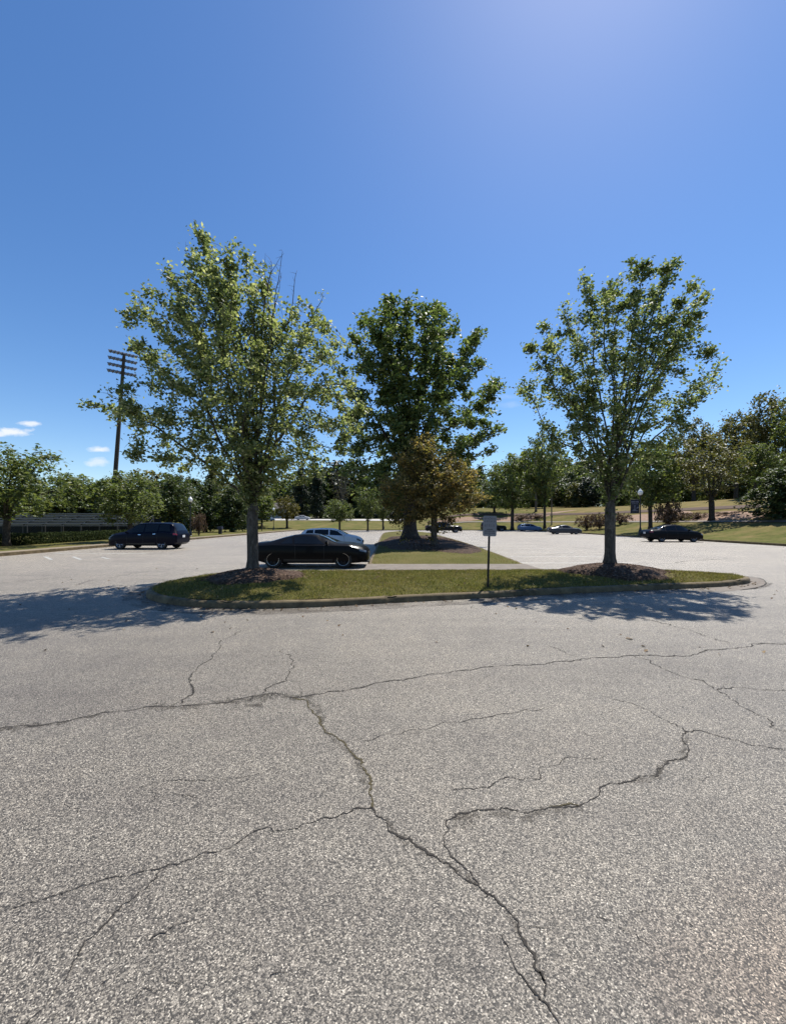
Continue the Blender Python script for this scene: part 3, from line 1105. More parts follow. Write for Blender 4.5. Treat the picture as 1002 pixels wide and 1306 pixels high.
def tubes(P, par, rad, flare=1.5, flare_h=.5, minr=0.0, big=.08, mid=.03):
    n = len(P)
    kids = [[] for _ in range(n)]
    for i in range(1, n):
        kids[par[i]].append(i)
    for k in kids:
        k.sort(key=lambda i: -rad[i])
    # smooth the wander
    S = P.copy()
    for _ in range(2):
        Q = S.copy()
        for i in range(1, n):
            if kids[i]:
                Q[i] = S[i] * .5 + S[par[i]] * .25 + S[kids[i][0]] * .25
        S = Q
    V, F = [], []
    stack = [(0, None)]
    z0 = P[0][2]
    while stack:
        s, p = stack.pop()
        chain = [s] if p is None else [p, s]
        c = s
        while kids[c]:
            for o in kids[c][1:]:
                if rad[o] >= minr:
                    stack.append((o, c))
            c = kids[c][0]
            if rad[c] < minr:
                break
            chain.append(c)
        if len(chain) < 2:
            continue
        r0 = rad[s]
        m = 12 if r0 > big * 1.6 else 8 if r0 > big else 5 if r0 > mid else 3
        pts = S[chain]
        T = np.gradient(pts, axis=0)
        T /= np.linalg.norm(T, axis=1)[:, None] + 1e-9
        ref = np.array([1., 0, 0]) if abs(T[0][0]) < .8 else np.array([0, 1., 0])
        base = len(V)
        for k, c in enumerate(chain):
            t = T[k]
            u = ref - t * np.dot(ref, t)
            u /= np.linalg.norm(u) + 1e-9
            ref = u
            w = np.cross(t, u)
            r = rad[c] if not (p is not None and k == 0) else min(rad[s], rad[c])
            if p is None and pts[k][2] - z0 < flare_h:
                r *= 1 + (flare - 1) * (1 - (pts[k][2] - z0) / flare_h) ** 2
            if k == len(chain) - 1:
                r *= .4
            for j in range(m):
                an = 2 * math.pi * j / m
                rr = r * (1 + (.10 * math.sin(3 * an + 1) if p is None else 0))
                V.append(pts[k] + (u * math.cos(an) + w * math.sin(an)) * rr)
        for k in range(len(chain) - 1):
            for j in range(m):
                a0, a1 = base + k * m + j, base + k * m + (j + 1) % m
                F.append((a0, a1, a1 + m, a0 + m))
        # caps
        F.append(tuple(base + (len(chain) - 1) * m + j for j in range(m)))
        if p is None:
            F.append(tuple(base + j for j in reversed(range(m))))
    return V, F


def leaf_points(P, par, rad, ch, n, r_leaf, sig, bare=None, clump=3.5):
    cand = np.where(rad < r_leaf)[0]
    cand = cand[cand > 0]
    if bare is not None:
        cand = cand[~bare(P[cand])]
    # uneven: some twigs carry many leaves, others few
    w = rng.gamma(clump, 1.0, len(cand)) * (1 + (ch[cand] == 0) * .8)
    pick = rng.choice(cand, n, p=w / w.sum())
    t = rng.uniform(0, 1, n)[:, None]
    q = P[pick] * (1 - t) + P[par[pick]] * t
    d = P[pick] - P[par[pick]]
    return q + rng.normal(0, 1, (n, 3)) * np.array([sig, sig, sig * .8]), d / (np.linalg.norm(d, axis=1)[:, None] + 1e-9)


def make_tree(name, poly, base, fork, n_attr, step, limbs, n_leaf, leaf_len, asp, mats, r_tip, r_base, r_leaf, sig, loc,
              bare=None, up=.4, minr=0.0, flare=1.5, flare_h=.5, clump=3.5, **kw):
    P, par = skeleton(poly, base, fork, n_attr, step, limbs, **kw)
    rad, ch = radii(par, r_tip, r_base)
    root = empty(name, loc)
    off = np.array([base[0], 0, base[1]])
    P = P - off
    V, F = tubes(P, par, rad, flare, flare_h, minr)
    # sink the foot a little
    tr = mesh_py('trunk', V, F, mats[0], root, smooth=180)
    b2 = (lambda q: bare(q + off)) if bare else None
    C, D = leaf_points(P, par, rad, ch, n_leaf, r_leaf, sig, b2, clump)
    quads('crown', C, leaf_len, asp, mats[1], root, up=up, dirs=D)
    return root


def pxpoly(px, Y):
    return [((x - 501) / 500 * Y, EYE + (666 - y) / 500 * Y) for x, y in px]


# the two near trees on the kerbed island, and the oak and rusty tree of the middle island
zl = .34
left_poly = pxpoly([(300, 640), (262, 615), (205, 600), (160, 590), (168, 562), (122, 528), (116, 514), (165, 505), (182, 478), (168, 440), (150, 440), (150, 422), (182, 418), (168, 388), (185, 372),
                    (215, 400), (208, 345), (235, 300), (250, 287), (262, 318), (280, 312), (300, 350), (312, 325), (330, 332), (345, 318), (370, 325), (372, 380), (400, 372),
                    (418, 378), (408, 410), (440, 420), (455, 470), (462, 530), (450, 585), (400, 612), (352, 632)], TL[1])
LB = [(318 - 501) / 500 * TL[1], zl]


def bare_left(q):
    x = q[:, 0] / TL[1] * 500 + 501
    y = 666 - (q[:, 2] - EYE) / TL[1] * 500
    top = (x > 332) & (x < 378) & (y < 400)
    side = (x > 380) & (y < 405)
    return (top & (rng.uniform(size=len(x)) < .97)) | (side & (rng.uniform(size=len(x)) < .7))


t = make_tree('maple_tree', left_poly, LB, 2.0, 2100, .16, 13, 44000, .094, .68, (M_BARK, LF_NEAR), .0045, .140, .020, .085, (TL[0], TL[1], .30),
              bare=bare_left, up=.25, flare=1.55, flare_h=.40, clump=1.0, depth=.66, reach=.62,
              tips=pxpoly([(252, 298), (237, 312), (210, 350), (172, 392), (152, 430), (120, 516), (316, 330), (332, 336), (404, 378), (416, 384), (342, 322), (352, 326), (362, 322), (369, 332), (346, 345)], TL[1]))
tag(t, 'tall leafy maple with a spray of bare twigs on top, beside the black coupe', 'tree', 'young maples on the kerbed island')

right_poly = pxpoly([(762, 640), (735, 612), (690, 590), (680, 545), (700, 520), (652, 492), (668, 470), (665, 440), (690, 445), (692, 400), (712, 410), (718, 375), (740, 340),
                     (748, 380), (770, 372), (778, 345), (812, 335), (826, 348), (850, 335), (858, 385), (885, 378), (905, 395), (890, 430), (895, 460), (915, 470), (912, 492),
                     (870, 510), (880, 555), (850, 590), (815, 612), (790, 632)], TR[1])
RB = [(775 - 501) / 500 * TR[1], .46]
t = make_tree('maple_tree', right_poly, RB, 2.15, 1650, .17, 11, 29000, .094, .68, (M_BARK, LF_NEAR2), .0045, .138, .020, .08, (TR[0], TR[1], .38),
              up=.25, flare=1.5, flare_h=.40, clump=1.0, depth=.66, reach=.62,
              tips=pxpoly([(741, 345), (720, 380), (780, 348), (815, 338), (848, 338), (884, 382), (902, 396), (694, 406), (668, 444), (656, 492), (912, 472), (910, 490)], TR[1]))
tag(t, 'tall open leafy maple on the larger mulch mound, right of the signpost', 'tree', 'young maples on the kerbed island')

OY = 28.0
oak_poly = pxpoly([(500, 652), (462, 640), (428, 615), (425, 560), (440, 520), (430, 470), (440, 410), (465, 425), (462, 395), (490, 400), (492, 378), (520, 392), (545, 378), (575, 385),
                   (582, 420), (612, 418), (618, 445), (612, 465), (640, 488), (636, 520), (642, 545), (636, 570), (600, 575), (590, 610), (550, 630)], OY)
t = make_tree('oak_tree', oak_poly, [(522 - 501) / 500 * OY, .3], 3.6, 1800, .40, 13, 36000, .29, .6, (M_BARKD, LF_OAK), .012, .46, .050, .20,
              ((522 - 501) / 500 * OY, OY, .26), up=.3, flare=1.9, flare_h=1.2, clump=.7, depth=.8, reach=.6,
              tips=pxpoly([(492, 384), (520, 398), (548, 382), (572, 388), (612, 424), (640, 492), (642, 545), (636, 570), (445, 415), (464, 400), (600, 450), (430, 480), (505, 390), (560, 380)], OY))
tag(t, 'big dark green oak with a thick trunk in the middle island', 'tree')
RY = 21.8
rust_poly = pxpoly([(553, 668), (500, 668), (488, 640), (482, 610), (505, 600), (498, 575), (520, 570), (525, 552), (545, 548), (562, 570), (575, 565), (585, 585), (605, 600), (620, 635), (600, 655), (575, 660)], RY)
t = make_tree('small_tree', rust_poly, [(553 - 501) / 500 * RY, .3], 2.0, 800, .2, 10, 17000, .16, .6, (M_BARK, LF_RUST), .006, .17, .022, .15,
              ((553 - 501) / 500 * RY, RY, .27), up=.3, flare=1.3, flare_h=.4, clump=1.2, depth=.85, reach=.75,
              tips=pxpoly([(484, 636), (486, 612), (620, 634), (606, 604), (500, 580), (545, 552), (526, 558), (586, 590), (502, 664), (598, 652)], RY))
tag(t, 'small rusty olive leaved tree in front of the big oak trunk', 'tree')


# prototypes for the trees farther off, height about 10 m, scaled when placed
def proto(poly, fork, n_attr, step, limbs, n_leaf, ll, asp, mats, r_base, r_leaf, sig, **kw):
    t = make_tree('tree', poly, [0, 0], fork, n_attr, step, limbs, n_leaf, ll, asp, mats, kw.pop('r_tip', .010), r_base, r_leaf, sig, (0, 0, -500), **kw)
    return t


ROUND = [(0, 2.3), (-3.2, 2.6), (-4.6, 4.2), (-4.3, 6.2), (-3.9, 7.6), (-2.2, 8.7), (-1.2, 10), (.8, 9.6), (2.4, 9.2), (3.4, 7.4), (4.7, 6), (4.4, 3.8), (2.6, 2.4)]
WIDE = [(0, 2.6), (-4, 2.5), (-6.6, 3.6), (-6.2, 5.6), (-5.5, 7.5), (-3.5, 8.6), (-1.5, 9.6), (.5, 10), (3, 9), (4.6, 8), (6, 6.2), (6.8, 4.2), (4.5, 2.8)]
VASE = [(0, 2.2), (-2.2, 3), (-3.4, 4.6), (-4.0, 6.6), (-3.0, 7.6), (-2.7, 9), (-1.4, 8.8), (-.3, 10), (1.2, 9.4), (2.7, 9.3), (3.2, 7.6), (4, 6.3), (3.3, 4.2), (1.8, 2.8)]
SKIRT = [(0, .3), (-3.2, .3), (-3.9, 2), (-3.4, 4.5), (-2.9, 6.6), (-1.6, 8.6), (-.2, 10), (1.3, 8.8), (2.6, 6.8), (3.5, 4.2), (4, 2), (3.2, .3)]
CONE = [(0, .6), (-2.6, .9), (-2.2, 2.8), (-1.9, 4.6), (-1.4, 6.6), (-.7, 8.6), (0, 10), (.7, 8.4), (1.5, 6.4), (1.9, 4.4), (2.4, 2.6), (2.5, .9)]
SHRUB = [(0, .05), (-1.2, .1), (-1.5, .5), (-1.2, .9), (-.5, 1.1), (.2, 1.0), (.9, 1.15), (1.4, .7), (1.4, .2)]
PR = {
    'round': proto(ROUND, 2.6, 420, .42, 9, 6200, .34, .62, (M_BARKD, LF_MID), .24, .05, .26, clump=1.3),
    'round_dark': proto(ROUND, 2.6, 420, .42, 9, 7000, .36, .62, (M_BARKD, LF_DARK), .26, .05, .30, clump=1.3),
    'wide': proto(WIDE, 2.4, 520, .45, 10, 8000, .34, .6, (M_BARKD, LF_MID), .25, .05, .26, clump=1.1),
    'vase': proto(VASE, 2.1, 420, .4, 10, 5200, .32, .6, (M_BARKD, LF_MID), .2, .05, .24, clump=1.2),
    'olive': proto(VASE, 2.3, 520, .36, 12, 3600, .26, .6, (M_BARKD, LF_OLIVE), .22, .035, .2, clump=1.2),
    'olive_round': proto(ROUND, 2.6, 420, .42, 9, 6500, .36, .62, (M_BARKD, LF_OLIVE), .26, .05, .30, clump=1.3),
    'gold': proto(ROUND, 2.4, 380, .42, 9, 5200, .36, .62, (M_BARKD, LF_GOLD), .34, .05, .26, clump=1.5),
    'skirt': proto(SKIRT, 1.0, 480, .42, 12, 8000, .36, .6, (M_BARKD, LF_DARK), .25, .05, .28, clump=1.3),
    'conifer': proto(CONE, 6.5, 480, .36, 16, 7000, .42, .28, (M_BARKD, LF_CON), .2, .05, .22, clump=1.3),
    'bare': proto(VASE, 2.2, 700, .34, 12, 500, .2, .5, (M_TWIG, LF_OLIVE), .2, .035, .2, r_tip=.014),
    'shrub': proto(SHRUB, .15, 160, .14, 9, 1100, .16, .6, (M_TWIG, LF_BROWN), .05, .05, .09, r_tip=.008),
}


def copy_tree(o, name, loc, sc, rz):
    c = o.copy()
    c.name = name
    COL.objects.link(c)
    c.location = loc
    c.scale = sc
    c.rotation_euler = (0, 0, rz)
    for ch in o.children:
        k = ch.copy()
        COL.objects.link(k)
        k.parent = c
    return c


PW = {'round': 9.3, 'round_dark': 9.3, 'wide': 13.4, 'vase': 8, 'olive': 8, 'olive_round': 9.3, 'gold': 9.3, 'skirt': 8, 'conifer': 5.2, 'bare': 8, 'shrub': 3}


def place(kind, name, x, Y, top, wpx, label, rz, cat='tree', group=None, Z=None):
    X = (x - 501) / 500 * Y
    z0 = tz(X, Y) if Z is None else Z
    h = EYE + (666 - top) / 500 * Y - z0
    w = wpx / 500 * Y
    hp = 1.15 if kind == 'shrub' else 10.0
    sx = w / PW[kind]
    o = copy_tree(PR[kind], name, (X, Y, z0 - .03), (sx, sx, h / hp), rz)
    return tag(o, label, cat, group)


G1 = 'trees left of the parking lot'
G2 = 'trees beyond the far end of the lot'
G3 = 'trees on the right hand slope'
place('wide', 'shade_tree', 8, 24, 556, 205, 'broad low tree with spreading crown over the clipped hedge', .4, group=G1)
place('round', 'shade_tree', 166, 30, 594, 104, 'bright green round tree just behind the dark sport utility vehicle', 1.9, group=G1)
place('round_dark', 'shade_tree', 218, 46, 598, 90, 'dark tree between the bleacher and the globe lamp', 2.2, group=G1)
place('skirt', 'evergreen_tree', 262, 58, 600, 70, 'dark evergreen with foliage to the ground, right of the globe lamp', .7, group=G1)
place('skirt', 'evergreen_tree', 296, 60, 608, 60, 'dark evergreen with foliage to the ground, directly behind the near maple trunk', 2.9, group=G1)
place('shrub', 'shrub', 254, 43, 650, 22, 'dark reddish shrub at the foot of the globe lamp', .2, 'shrub')
place('skirt', 'evergreen_tree', 118, 64, 604, 90, 'dark evergreen standing behind the bleacher', 1.2, group=G1)
place('round_dark', 'shade_tree', 56, 60, 606, 110, 'dark tree in the row behind the bleacher, beside the broad low tree', 3.2, group=G1)
place('gold', 'shade_tree', 366, 84, 629, 36, 'golden green round tree standing alone on the far lawn', .5, group=G2)
place('olive_round', 'shade_tree', 334, 88, 622, 44, 'olive round tree half hidden by the near maple trunk', 1.5, group=G2)
place('conifer', 'conifer_tree', 384, 128, 586, 34, 'tall dark conifer right above the golden green round tree', .5, group=G2)
place('conifer', 'conifer_tree', 404, 122, 596, 32, 'dark conifer beside the greyish bare tree', 1.7, group=G2)
place('bare', 'bare_tree', 436, 108, 584, 44, 'greyish bare tree full of twigs behind the far lawn', 1.0, group=G2)
place('round', 'small_tree', 433, 74, 634, 46, 'small low tree with dark round crown above the white hatchback', 2.4, group=G2)
place('vase', 'small_tree', 469, 68, 615, 44, 'light green upright young tree on the far lawn', .9, group=G2)
place('vase', 'small_tree', 488, 74, 622, 30, 'narrow young tree beside the big oak trunk', 3.9, group=G2)
place('round_dark', 'shade_tree', 630, 92, 612, 50, 'dark tree between the rusty tree and the dense round tree', 3.1, group=G2)
place('round', 'shade_tree', 653, 76, 570, 78, 'dense round green tree behind the blue hatchback', .3, group=G2)
place('bare', 'bare_tree', 683, 92, 560, 50, 'thin nearly leafless tree showing above the dense round tree', 2.1, group=G2)
place('vase', 'shade_tree', 694, 74, 534, 62, 'tall narrow tree with dark trunk behind the silver coupe', 1.3, group=G2)
place('round_dark', 'shade_tree', 735, 112, 590, 60, 'dark tree on the ridge behind the utility pole', .8, group=G3)
place('round', 'shade_tree', 829, 46, 556, 88, 'green tree with dark trunk right behind the black sedan and banner lamp', 2.6, group=G3)
place('olive', 'shade_tree', 907, 43, 545, 108, 'thin olive tree with open crown in the mulch bed', .6, group=G3)
place('skirt', 'evergreen_tree', 992, 36, 584, 92, 'dense dark evergreen with a low skirt above the lawn edge', 1.6, group=G3)
place('olive_round', 'shade_tree', 884, 78, 530, 72, 'lower olive tree at the near end of the tall row on the slope', .7, group=G3)
place('olive_round', 'shade_tree', 938, 74, 520, 80, 'olive tree in the middle of the tall row on the slope', 2.2, group=G3)
place('olive_round', 'shade_tree', 982, 68, 494, 92, 'tallest olive tree of the row on the slope', 4.0, group=G3)
place('round', 'shade_tree', 1032, 60, 476, 90, 'tall green tree cut by the edge of view above the dark evergreen', 5.0, group=G3)
place('round', 'shade_tree', 962, 56, 560, 70, 'bright green lower tree in front of the tall olive row', 5.5, group=G3)
k = 0
for (x, Y, top, w, lab) in ((748, 58, 654, 32, 'brown shrub at the left end of the mulch bed behind the near maple'), (764, 56, 652, 32, 'brown shrub just left of the near maple trunk'),
                            (790, 56, 652, 32, 'brown shrub just left of the banner lamp'), (850, 47, 650, 36, 'brown shrub right of the dark trunk behind the sedan'),
                            (868, 48, 652, 32, 'brown shrub at the front end of the farther mulch bed'), (888, 46, 652, 34, 'brown shrub left of the thin olive tree trunk'),
                            (925, 44, 652, 36, 'brown shrub right of the thin olive tree trunk'), (948, 43, 652, 34, 'brown shrub at the lawn end of the mulch bed'),
                            (664, 86, 656, 28, 'brown shrub above the blue hatchback roof'), (684, 86, 656, 26, 'brown shrub between the blue hatchback and dark trunk'),
                            (852, 45, 634, 40, 'tall reddish shrub behind the black sedan roof'), (600, 92, 664, 26, 'brown shrub beyond the pickup hood')):
    place('shrub', 'shrub', x, Y, top, w, lab, k * 1.3, 'shrub', 'brown shrubs in the mulch beds')
    k += 1

# far wood: one mass
VV, TT, nv = [], [], 0
wood_specs = []
keys = ['round_dark', 'round', 'round_dark', 'skirt', 'olive_round', 'conifer']
for i in range(74):
    ang = -62 + 124 * i / 73 + rng.uniform(-.8, .8)
    Dd = rng.uniform(150, 215)
    wood_specs.append((Dd * math.sin(R(ang)), Dd * math.cos(R(ang)), rng.uniform(21, 26) * (.92 if -2 < ang < 12 else 1.0) * math.cos(R(ang)) ** (1.6 if ang < 0 else .8)))
for i in range(34):
    wood_specs.append((-30 - i * 2.6 + rng.uniform(-1, 1), 78 + rng.uniform(-5, 14) + abs(i - 12) * .3, rng.uniform(7.5, 9.5)))
for i in range(70):
    ang = -60 + 122 * i / 69
    Dd = rng.uniform(132, 150)
    wood_specs.append((Dd * math.sin(R(ang)), Dd * math.cos(R(ang)), rng.uniform(6, 9)))
for i in range(26):
    wood_specs.append((30 + i * 3.2 + rng.uniform(-1, 1), 108 - i * 1.2 + rng.uniform(-3, 8), rng.uniform(7, 11)))
for i, (X, Y, h) in enumerate(wood_specs):
    pr = PR[keys[(i * 3 + i // 4) % 6] if i < 74 else keys[i % 4] if not 108 <= i < 178 else 'skirt']
    me = [c for c in pr.children if c.name.startswith('crown')][0].data
    co = np.empty(len(me.vertices) * 3, np.float32)
    me.vertices.foreach_get('co', co)
    co = co.reshape(-1, 4, 3)[::3].copy()
    cen = co.mean(1, keepdims=True)
    co = cen + (co - cen) * 1.8
    s = h / 10
    a = rng.uniform(0, 6.28)
    x = co[..., 0] * math.cos(a) - co[..., 1] * math.sin(a)
    y = co[..., 0] * math.sin(a) + co[..., 1] * math.cos(a)
    V = np.stack([x * s * 1.15 + X, y * s * 1.15 + Y, (co[..., 2] - 1.6) * s * 1.15 + tz(X, Y)], -1).reshape(-1, 3)
    m = len(V) // 4
    q = np.arange(m) * 4 + nv
    VV.append(V)
    TT += [np.stack([q, q + 1, q + 2], 1), np.stack([q, q + 2, q + 3], 1)]
    nv += len(V)
wood = tag(mesh_np('woodland', np.concatenate(VV), np.concatenate(TT), LF_DARK), kind='stuff')
wood.data.materials.append(LF_MID)
wood.data.materials.append(LF_OLIVE)
wood.data.materials.append(LF_CON)
mi = np.concatenate([np.full(len(v) // 2, c, np.int32) for v, c in zip(VV, rng.choice([0, 0, 0, 1, 1, 2, 3], len(VV)))])
wood.data.polygons.foreach_set('material_index', mi)

for o in PR.values():      # the prototypes themselves leave the scene
    for c in list(o.children):
        bpy.data.objects.remove(c)
    bpy.data.objects.remove(o)


# hedge along the verge, left
def leaf_box(name, path, w, h, n, L, mat, stem):
    P = resample(np.array(path, float), .3, False)
    k = rng.integers(0, len(P), n)
    a = rng.uniform(0, math.pi, n)
    r = rng.uniform(.75, 1.03, n)
    nx_ = np.sign(np.cos(a)) * np.abs(np.cos(a)) ** .5
    nz_ = np.abs(np.sin(a)) ** .5
    side = rng.uniform(0, 1, n) < .8
    T = np.gradient(P, axis=0)
    T /= np.hypot(T[:, 0], T[:, 1])[:, None]
    N = np.stack([-T[:, 1], T[:, 0]], 1)
    off = np.where(side, nx_, rng.uniform(-1, 1, n)) * w / 2 * r
    hh = np.where(side, rng.uniform(.02, 1, n) * nz_, 1.0) * h * np.clip(r, .8, 1.02) * (1 + .07 * np.sin(k * .9))
    q = P[k] + N[k] * off[:, None] + T[k] * rng.uniform(-.2, .2, n)[:, None]
    z = terrain(q[:, 0], q[:, 1]) + hh
    root = empty(name, (P[0][0], P[0][1], tz(*P[0])))
    loc = np.array(root.location)
    quads('foliage', np.stack([q[:, 0], q[:, 1], z], 1) - loc, L, .6, mat, root, up=.3)
    return root


tag(leaf_box('hedge', [(-24.4, 23.0), (-24.6, 33.0)], 1.5, .72, 15000, .10, LF_HEDGE, None), 'clipped dark hedge along the grass verge before the bleacher', 'hedge')
tag(leaf_box('hedge', [(-24.9, 34.0), (-25.6, 40)], 1.5, .72, 6000, .12, LF_HEDGE, None), 'shaded darker hedge end right behind the dark sport utility vehicle nose', 'hedge')

# ------------------------------------------------------------------ bleacher
M_ALU = simple('aluminium', (.17, .172, .175), .45, .35, var=.12, vscale=3)
M_STEEL = simple('steel_post', (.06, .06, .063), .55, .3, var=.2)
M_BLACK = simple('black_metal', (.012, .012, .013), .4, .2)
bl = empty('bleacher', (-32.0, 38.0, tz(-32, 38)))
tag(bl, 'long aluminium bleacher with pale seat planks behind the hedge', 'bleacher')
for i in range(5):
    z = 1.35 + i * .255
    y = i * .62
    MB().box((0, y, z), (15.6 - i * .55, .30, .05), 0, .008).box((0, y + .16, z - .07), (15.6 - i * .55, .03, .16), 0, .006).build('seat_plank', M_ALU, bl)
    MB().box((0, y - .33, z - .22), (15.6 - i * .55, .28, .04), 0, .006).build('foot_plank', M_ALU, bl)
for i in range(9):
    x = -7.4 + i * 1.85
    m = MB()
    m.box((x, -.1, .60), (.07, .07, 1.20)).box((x, 2.3, 1.05), (.07, .07, 2.1))
    m.tube((x, -.1, 1.22), (x, 2.45, 2.25), .03, .03, 6)
    m.tube((x, -.1, .1), (x, 2.3, 1.9), .025, .025, 6)
    m.build('support_frame', M_STEEL, bl)

fe = empty('shade_screen', (-35, 41.4, tz(-35, 41.4)))  # dark panel added behind the bleacher to imitate the shade under its seats
tag(fe, 'dark sheet added behind the bleacher to stand in for the shade under it', 'backdrop')
MB().box((0, 0, .95), (21, .03, 1.9), 0).build('shade_sheet', simple('shade_dark', (.010, .013, .011), .9, var=.3), fe)
for i in range(11):
    MB().tube((-10.4 + i * 2.08, .06, 0), (-10.4 + i * 2.08, .06, 2.0), .03, .03, 8).build('post', M_STEEL, fe)

# ------------------------------------------------------------------ stadium light pole
FY = 70.0
fb = Vector(((142 - 501) / 500 * FY, FY, tz((142 - 501) / 500 * FY, FY)))
fp = empty('floodlight_tower', fb)
tag(fp, 'tall stadium floodlight pole with four rows of lamps above the trees', 'light pole')
tilt = Vector((1.9, 0.6, 31.6))
MB().tube((0, 0, -.2), tilt, .42, .24, 12).build('pole', M_BARKD, fp, 60)
ad = Vector((.76, .65, 0)).normalized()
M_LAMP = simple('lamp_housing', (.16, .16, .17), .45, .4)
M_LENS = simple('lamp_lens', (.75, .78, .82), .12, .0)
for r_ in range(4):
    z = 31.6 - r_ * 1.15
    c = tilt * (z / 31.6)
    arm = MB()
    arm.tube(c - ad * 2.0 + Vector((-.3, 0, 0)), c + ad * 2.0 + Vector((-.3, 0, 0)), .09, .09, 6).build('crossarm', M_LAMP, fp)
    for k in range(8):
        p = c + ad * (-1.9 + k * .543) + Vector((-.3, 0, .1))
        nd = Vector((-.75, -.35, -.45)).normalized()
        q = Matrix.Translation(p) @ nd.to_track_quat('Z', 'Y').to_matrix().to_4x4()
        h = MB().lathe([(.12, -.50), (.2, -.25), (.33, .0), (.34, .06)], 10, q).build('floodlamp', M_LAMP, fp, 40)
        MB().lathe([(.0, .055), (.30, .062), (.30, .075), (.0, .085)], 10, q).build('lens', M_LENS, h)

# ------------------------------------------------------------------ globe lamp posts
M_GLOBE = simple('white_globe', (.82, .81, .77), .25, 0, .5)
M_POST = simple('lamp_post_paint', (.018, .018, .020), .42, .1)


def lamp_post(x, Y, top, label, z0=None):
    X = (x - 501) / 500 * Y
    z0 = tz(X, Y) if z0 is None else z0
    H = EYE + (666 - top) / 500 * Y - z0
    s = H / 4.3
    o = empty('street_lamp', (X, Y, z0 - .02))
    o.scale = (s, s, s)
    tag(o, label, 'street lamp', 'globe street lamps round the lot')
    MB().lathe([(.20, 0), (.20, .06), (.16, .10), (.15, .42), (.11, .50), (.085, .62), (.06, .75)], 14).build('base', M_POST, o, 40)
    MB().lathe([(.058, .74), (.050, 2.0), (.042, 3.35), (.07, 3.38), (.07, 3.44), (.045, 3.47), (.06, 3.58), (.12, 3.66), (.12, 3.70)], 12).build('post', M_POST, o, 40)
    MB().lathe([(.11, 3.70), (.17, 3.76), (.215, 3.88), (.22, 3.98), (.19, 4.08), (.13, 4.15), (.085, 4.19), (.07, 4.22), (.03, 4.28), (.012, 4.34)], 18).build('globe', M_GLOBE, o, 80)
    return o, s


lamp_post(243, 41.5, 633, 'globe street lamp behind the dark sport utility vehicle tail')
lamp_post(349, 74, 647, 'far globe street lamp beside the golden green tree')
lamp_post(489, 80, 645, 'far globe street lamp beside the big oak trunk')
bl_o, s_ = lamp_post(816, 42.5, 623, 'globe street lamp with a dark banner, behind the black sedan')
M_BANNER = simple('banner_cloth', (.020, .018, .030), .7, var=.3)
M_BTXT = simple('banner_print', (.20, .19, .23), .7)
for z in (3.30, 2.02):
    MB().tube((0, 0, z), (-.95, 0, z), .018, .018, 8).build('banner_arm', M_POST, bl_o)
n_ = 12
vs, fs = [], []
for i in range(n_ + 1):
    for j in range(3):
        x = -.10 - .80 * j / 2
        z = 3.28 - 1.24 * i / n_
        y = .02 * math.sin(i * .6 + j)
        vs += [(x, y - .004, z), (x, y + .004, z)]
W2 = 6
for i in range(n_):
    for j in range(2):
        a = i * W2 + j * 2
        fs += [(a, a + 2, a + W2 + 2, a + W2), (a + 1, a + W2 + 1, a + W2 + 3, a + 3)]
bp = MB()
for (x, z, w, h) in ((-.80, 3.08, .09, .12), (-.68, 3.08, .09, .12), (-.56, 3.09, .08, .12), (-.42, 3.08, .09, .12), (-.29, 3.09, .09, .12), (-.20, 3.07, .05, .12),
                     (-.72, 2.91, .09, .06), (-.58, 2.91, .10, .06), (-.44, 2.91, .09, .06), (-.31, 2.91, .07, .06),
                     (-.53, 2.70, .12, .10), (-.53, 2.52, .06, .30), (-.55, 2.34, .26, .06), (-.50, 2.26, .52, .05), (-.25, 2.58, .16, .08), (-.33, 2.50, .16, .06)):
    bp.box((x, -.035, z), (w, .004, h))
nb = len(fs)
bn = MB().add(vs, fs).add(bp.v, bp.f)
banner = mesh_py('banner', bn.v, bn.f, [M_BANNER, M_BTXT], bl_o, midx=[0] * nb + [1] * (len(bn.f) - nb))

# small pedestal and posts on the left verge, utility pole right
X, Y = (281 - 501) / 500 * 49, 49
o = empty('pedestal', (X, Y, tz(X, Y) - .02))
tag(o, 'short dark bollard with wide cap on the grass before the evergreens', 'bollard')
MB().box((0, 0, .30), (.34, .34, .60), 0, .02).build('body', simple('pedestal_dark', (.03, .022, .018), .6), o)
MB().box((0, 0, .76), (.58, .48, .34), 0, .04).build('cap', simple('pedestal_blue', (.025, .03, .06), .5), o)
X, Y = (334 - 501) / 500 * 66, 66
o = empty('marker_post', (X, Y, tz(X, Y) - .02))
tag(o, 'thin dark marker post on the far lawn left of the far globe lamp', 'post')
MB().box((0, 0, .6), (.12, .12, 1.2), 0, .015).build('post', M_BARKD, o)
MB().box((0, 0, 1.22), (.16, .16, .05), 0, .015).build('cap', M_POST, o)
X, Y = (703 - 501) / 500 * 78, 78
o = empty('utility_pole', (X, Y, tz(X, Y) - .02))
tag(o, 'slender pale utility pole beside the tall narrow tree', 'pole')
MB().lathe([(.13, 0), (.12, 3), (.10, 6.6), (.0, 6.65)], 10).build('pole', simple('weathered_wood', (.16, .13, .11), .85, var=.3), o, 50)
MB().box((0, -.16, 1.6), (.22, .12, .34), 0, .02).build('meter_box', M_STEEL, o)

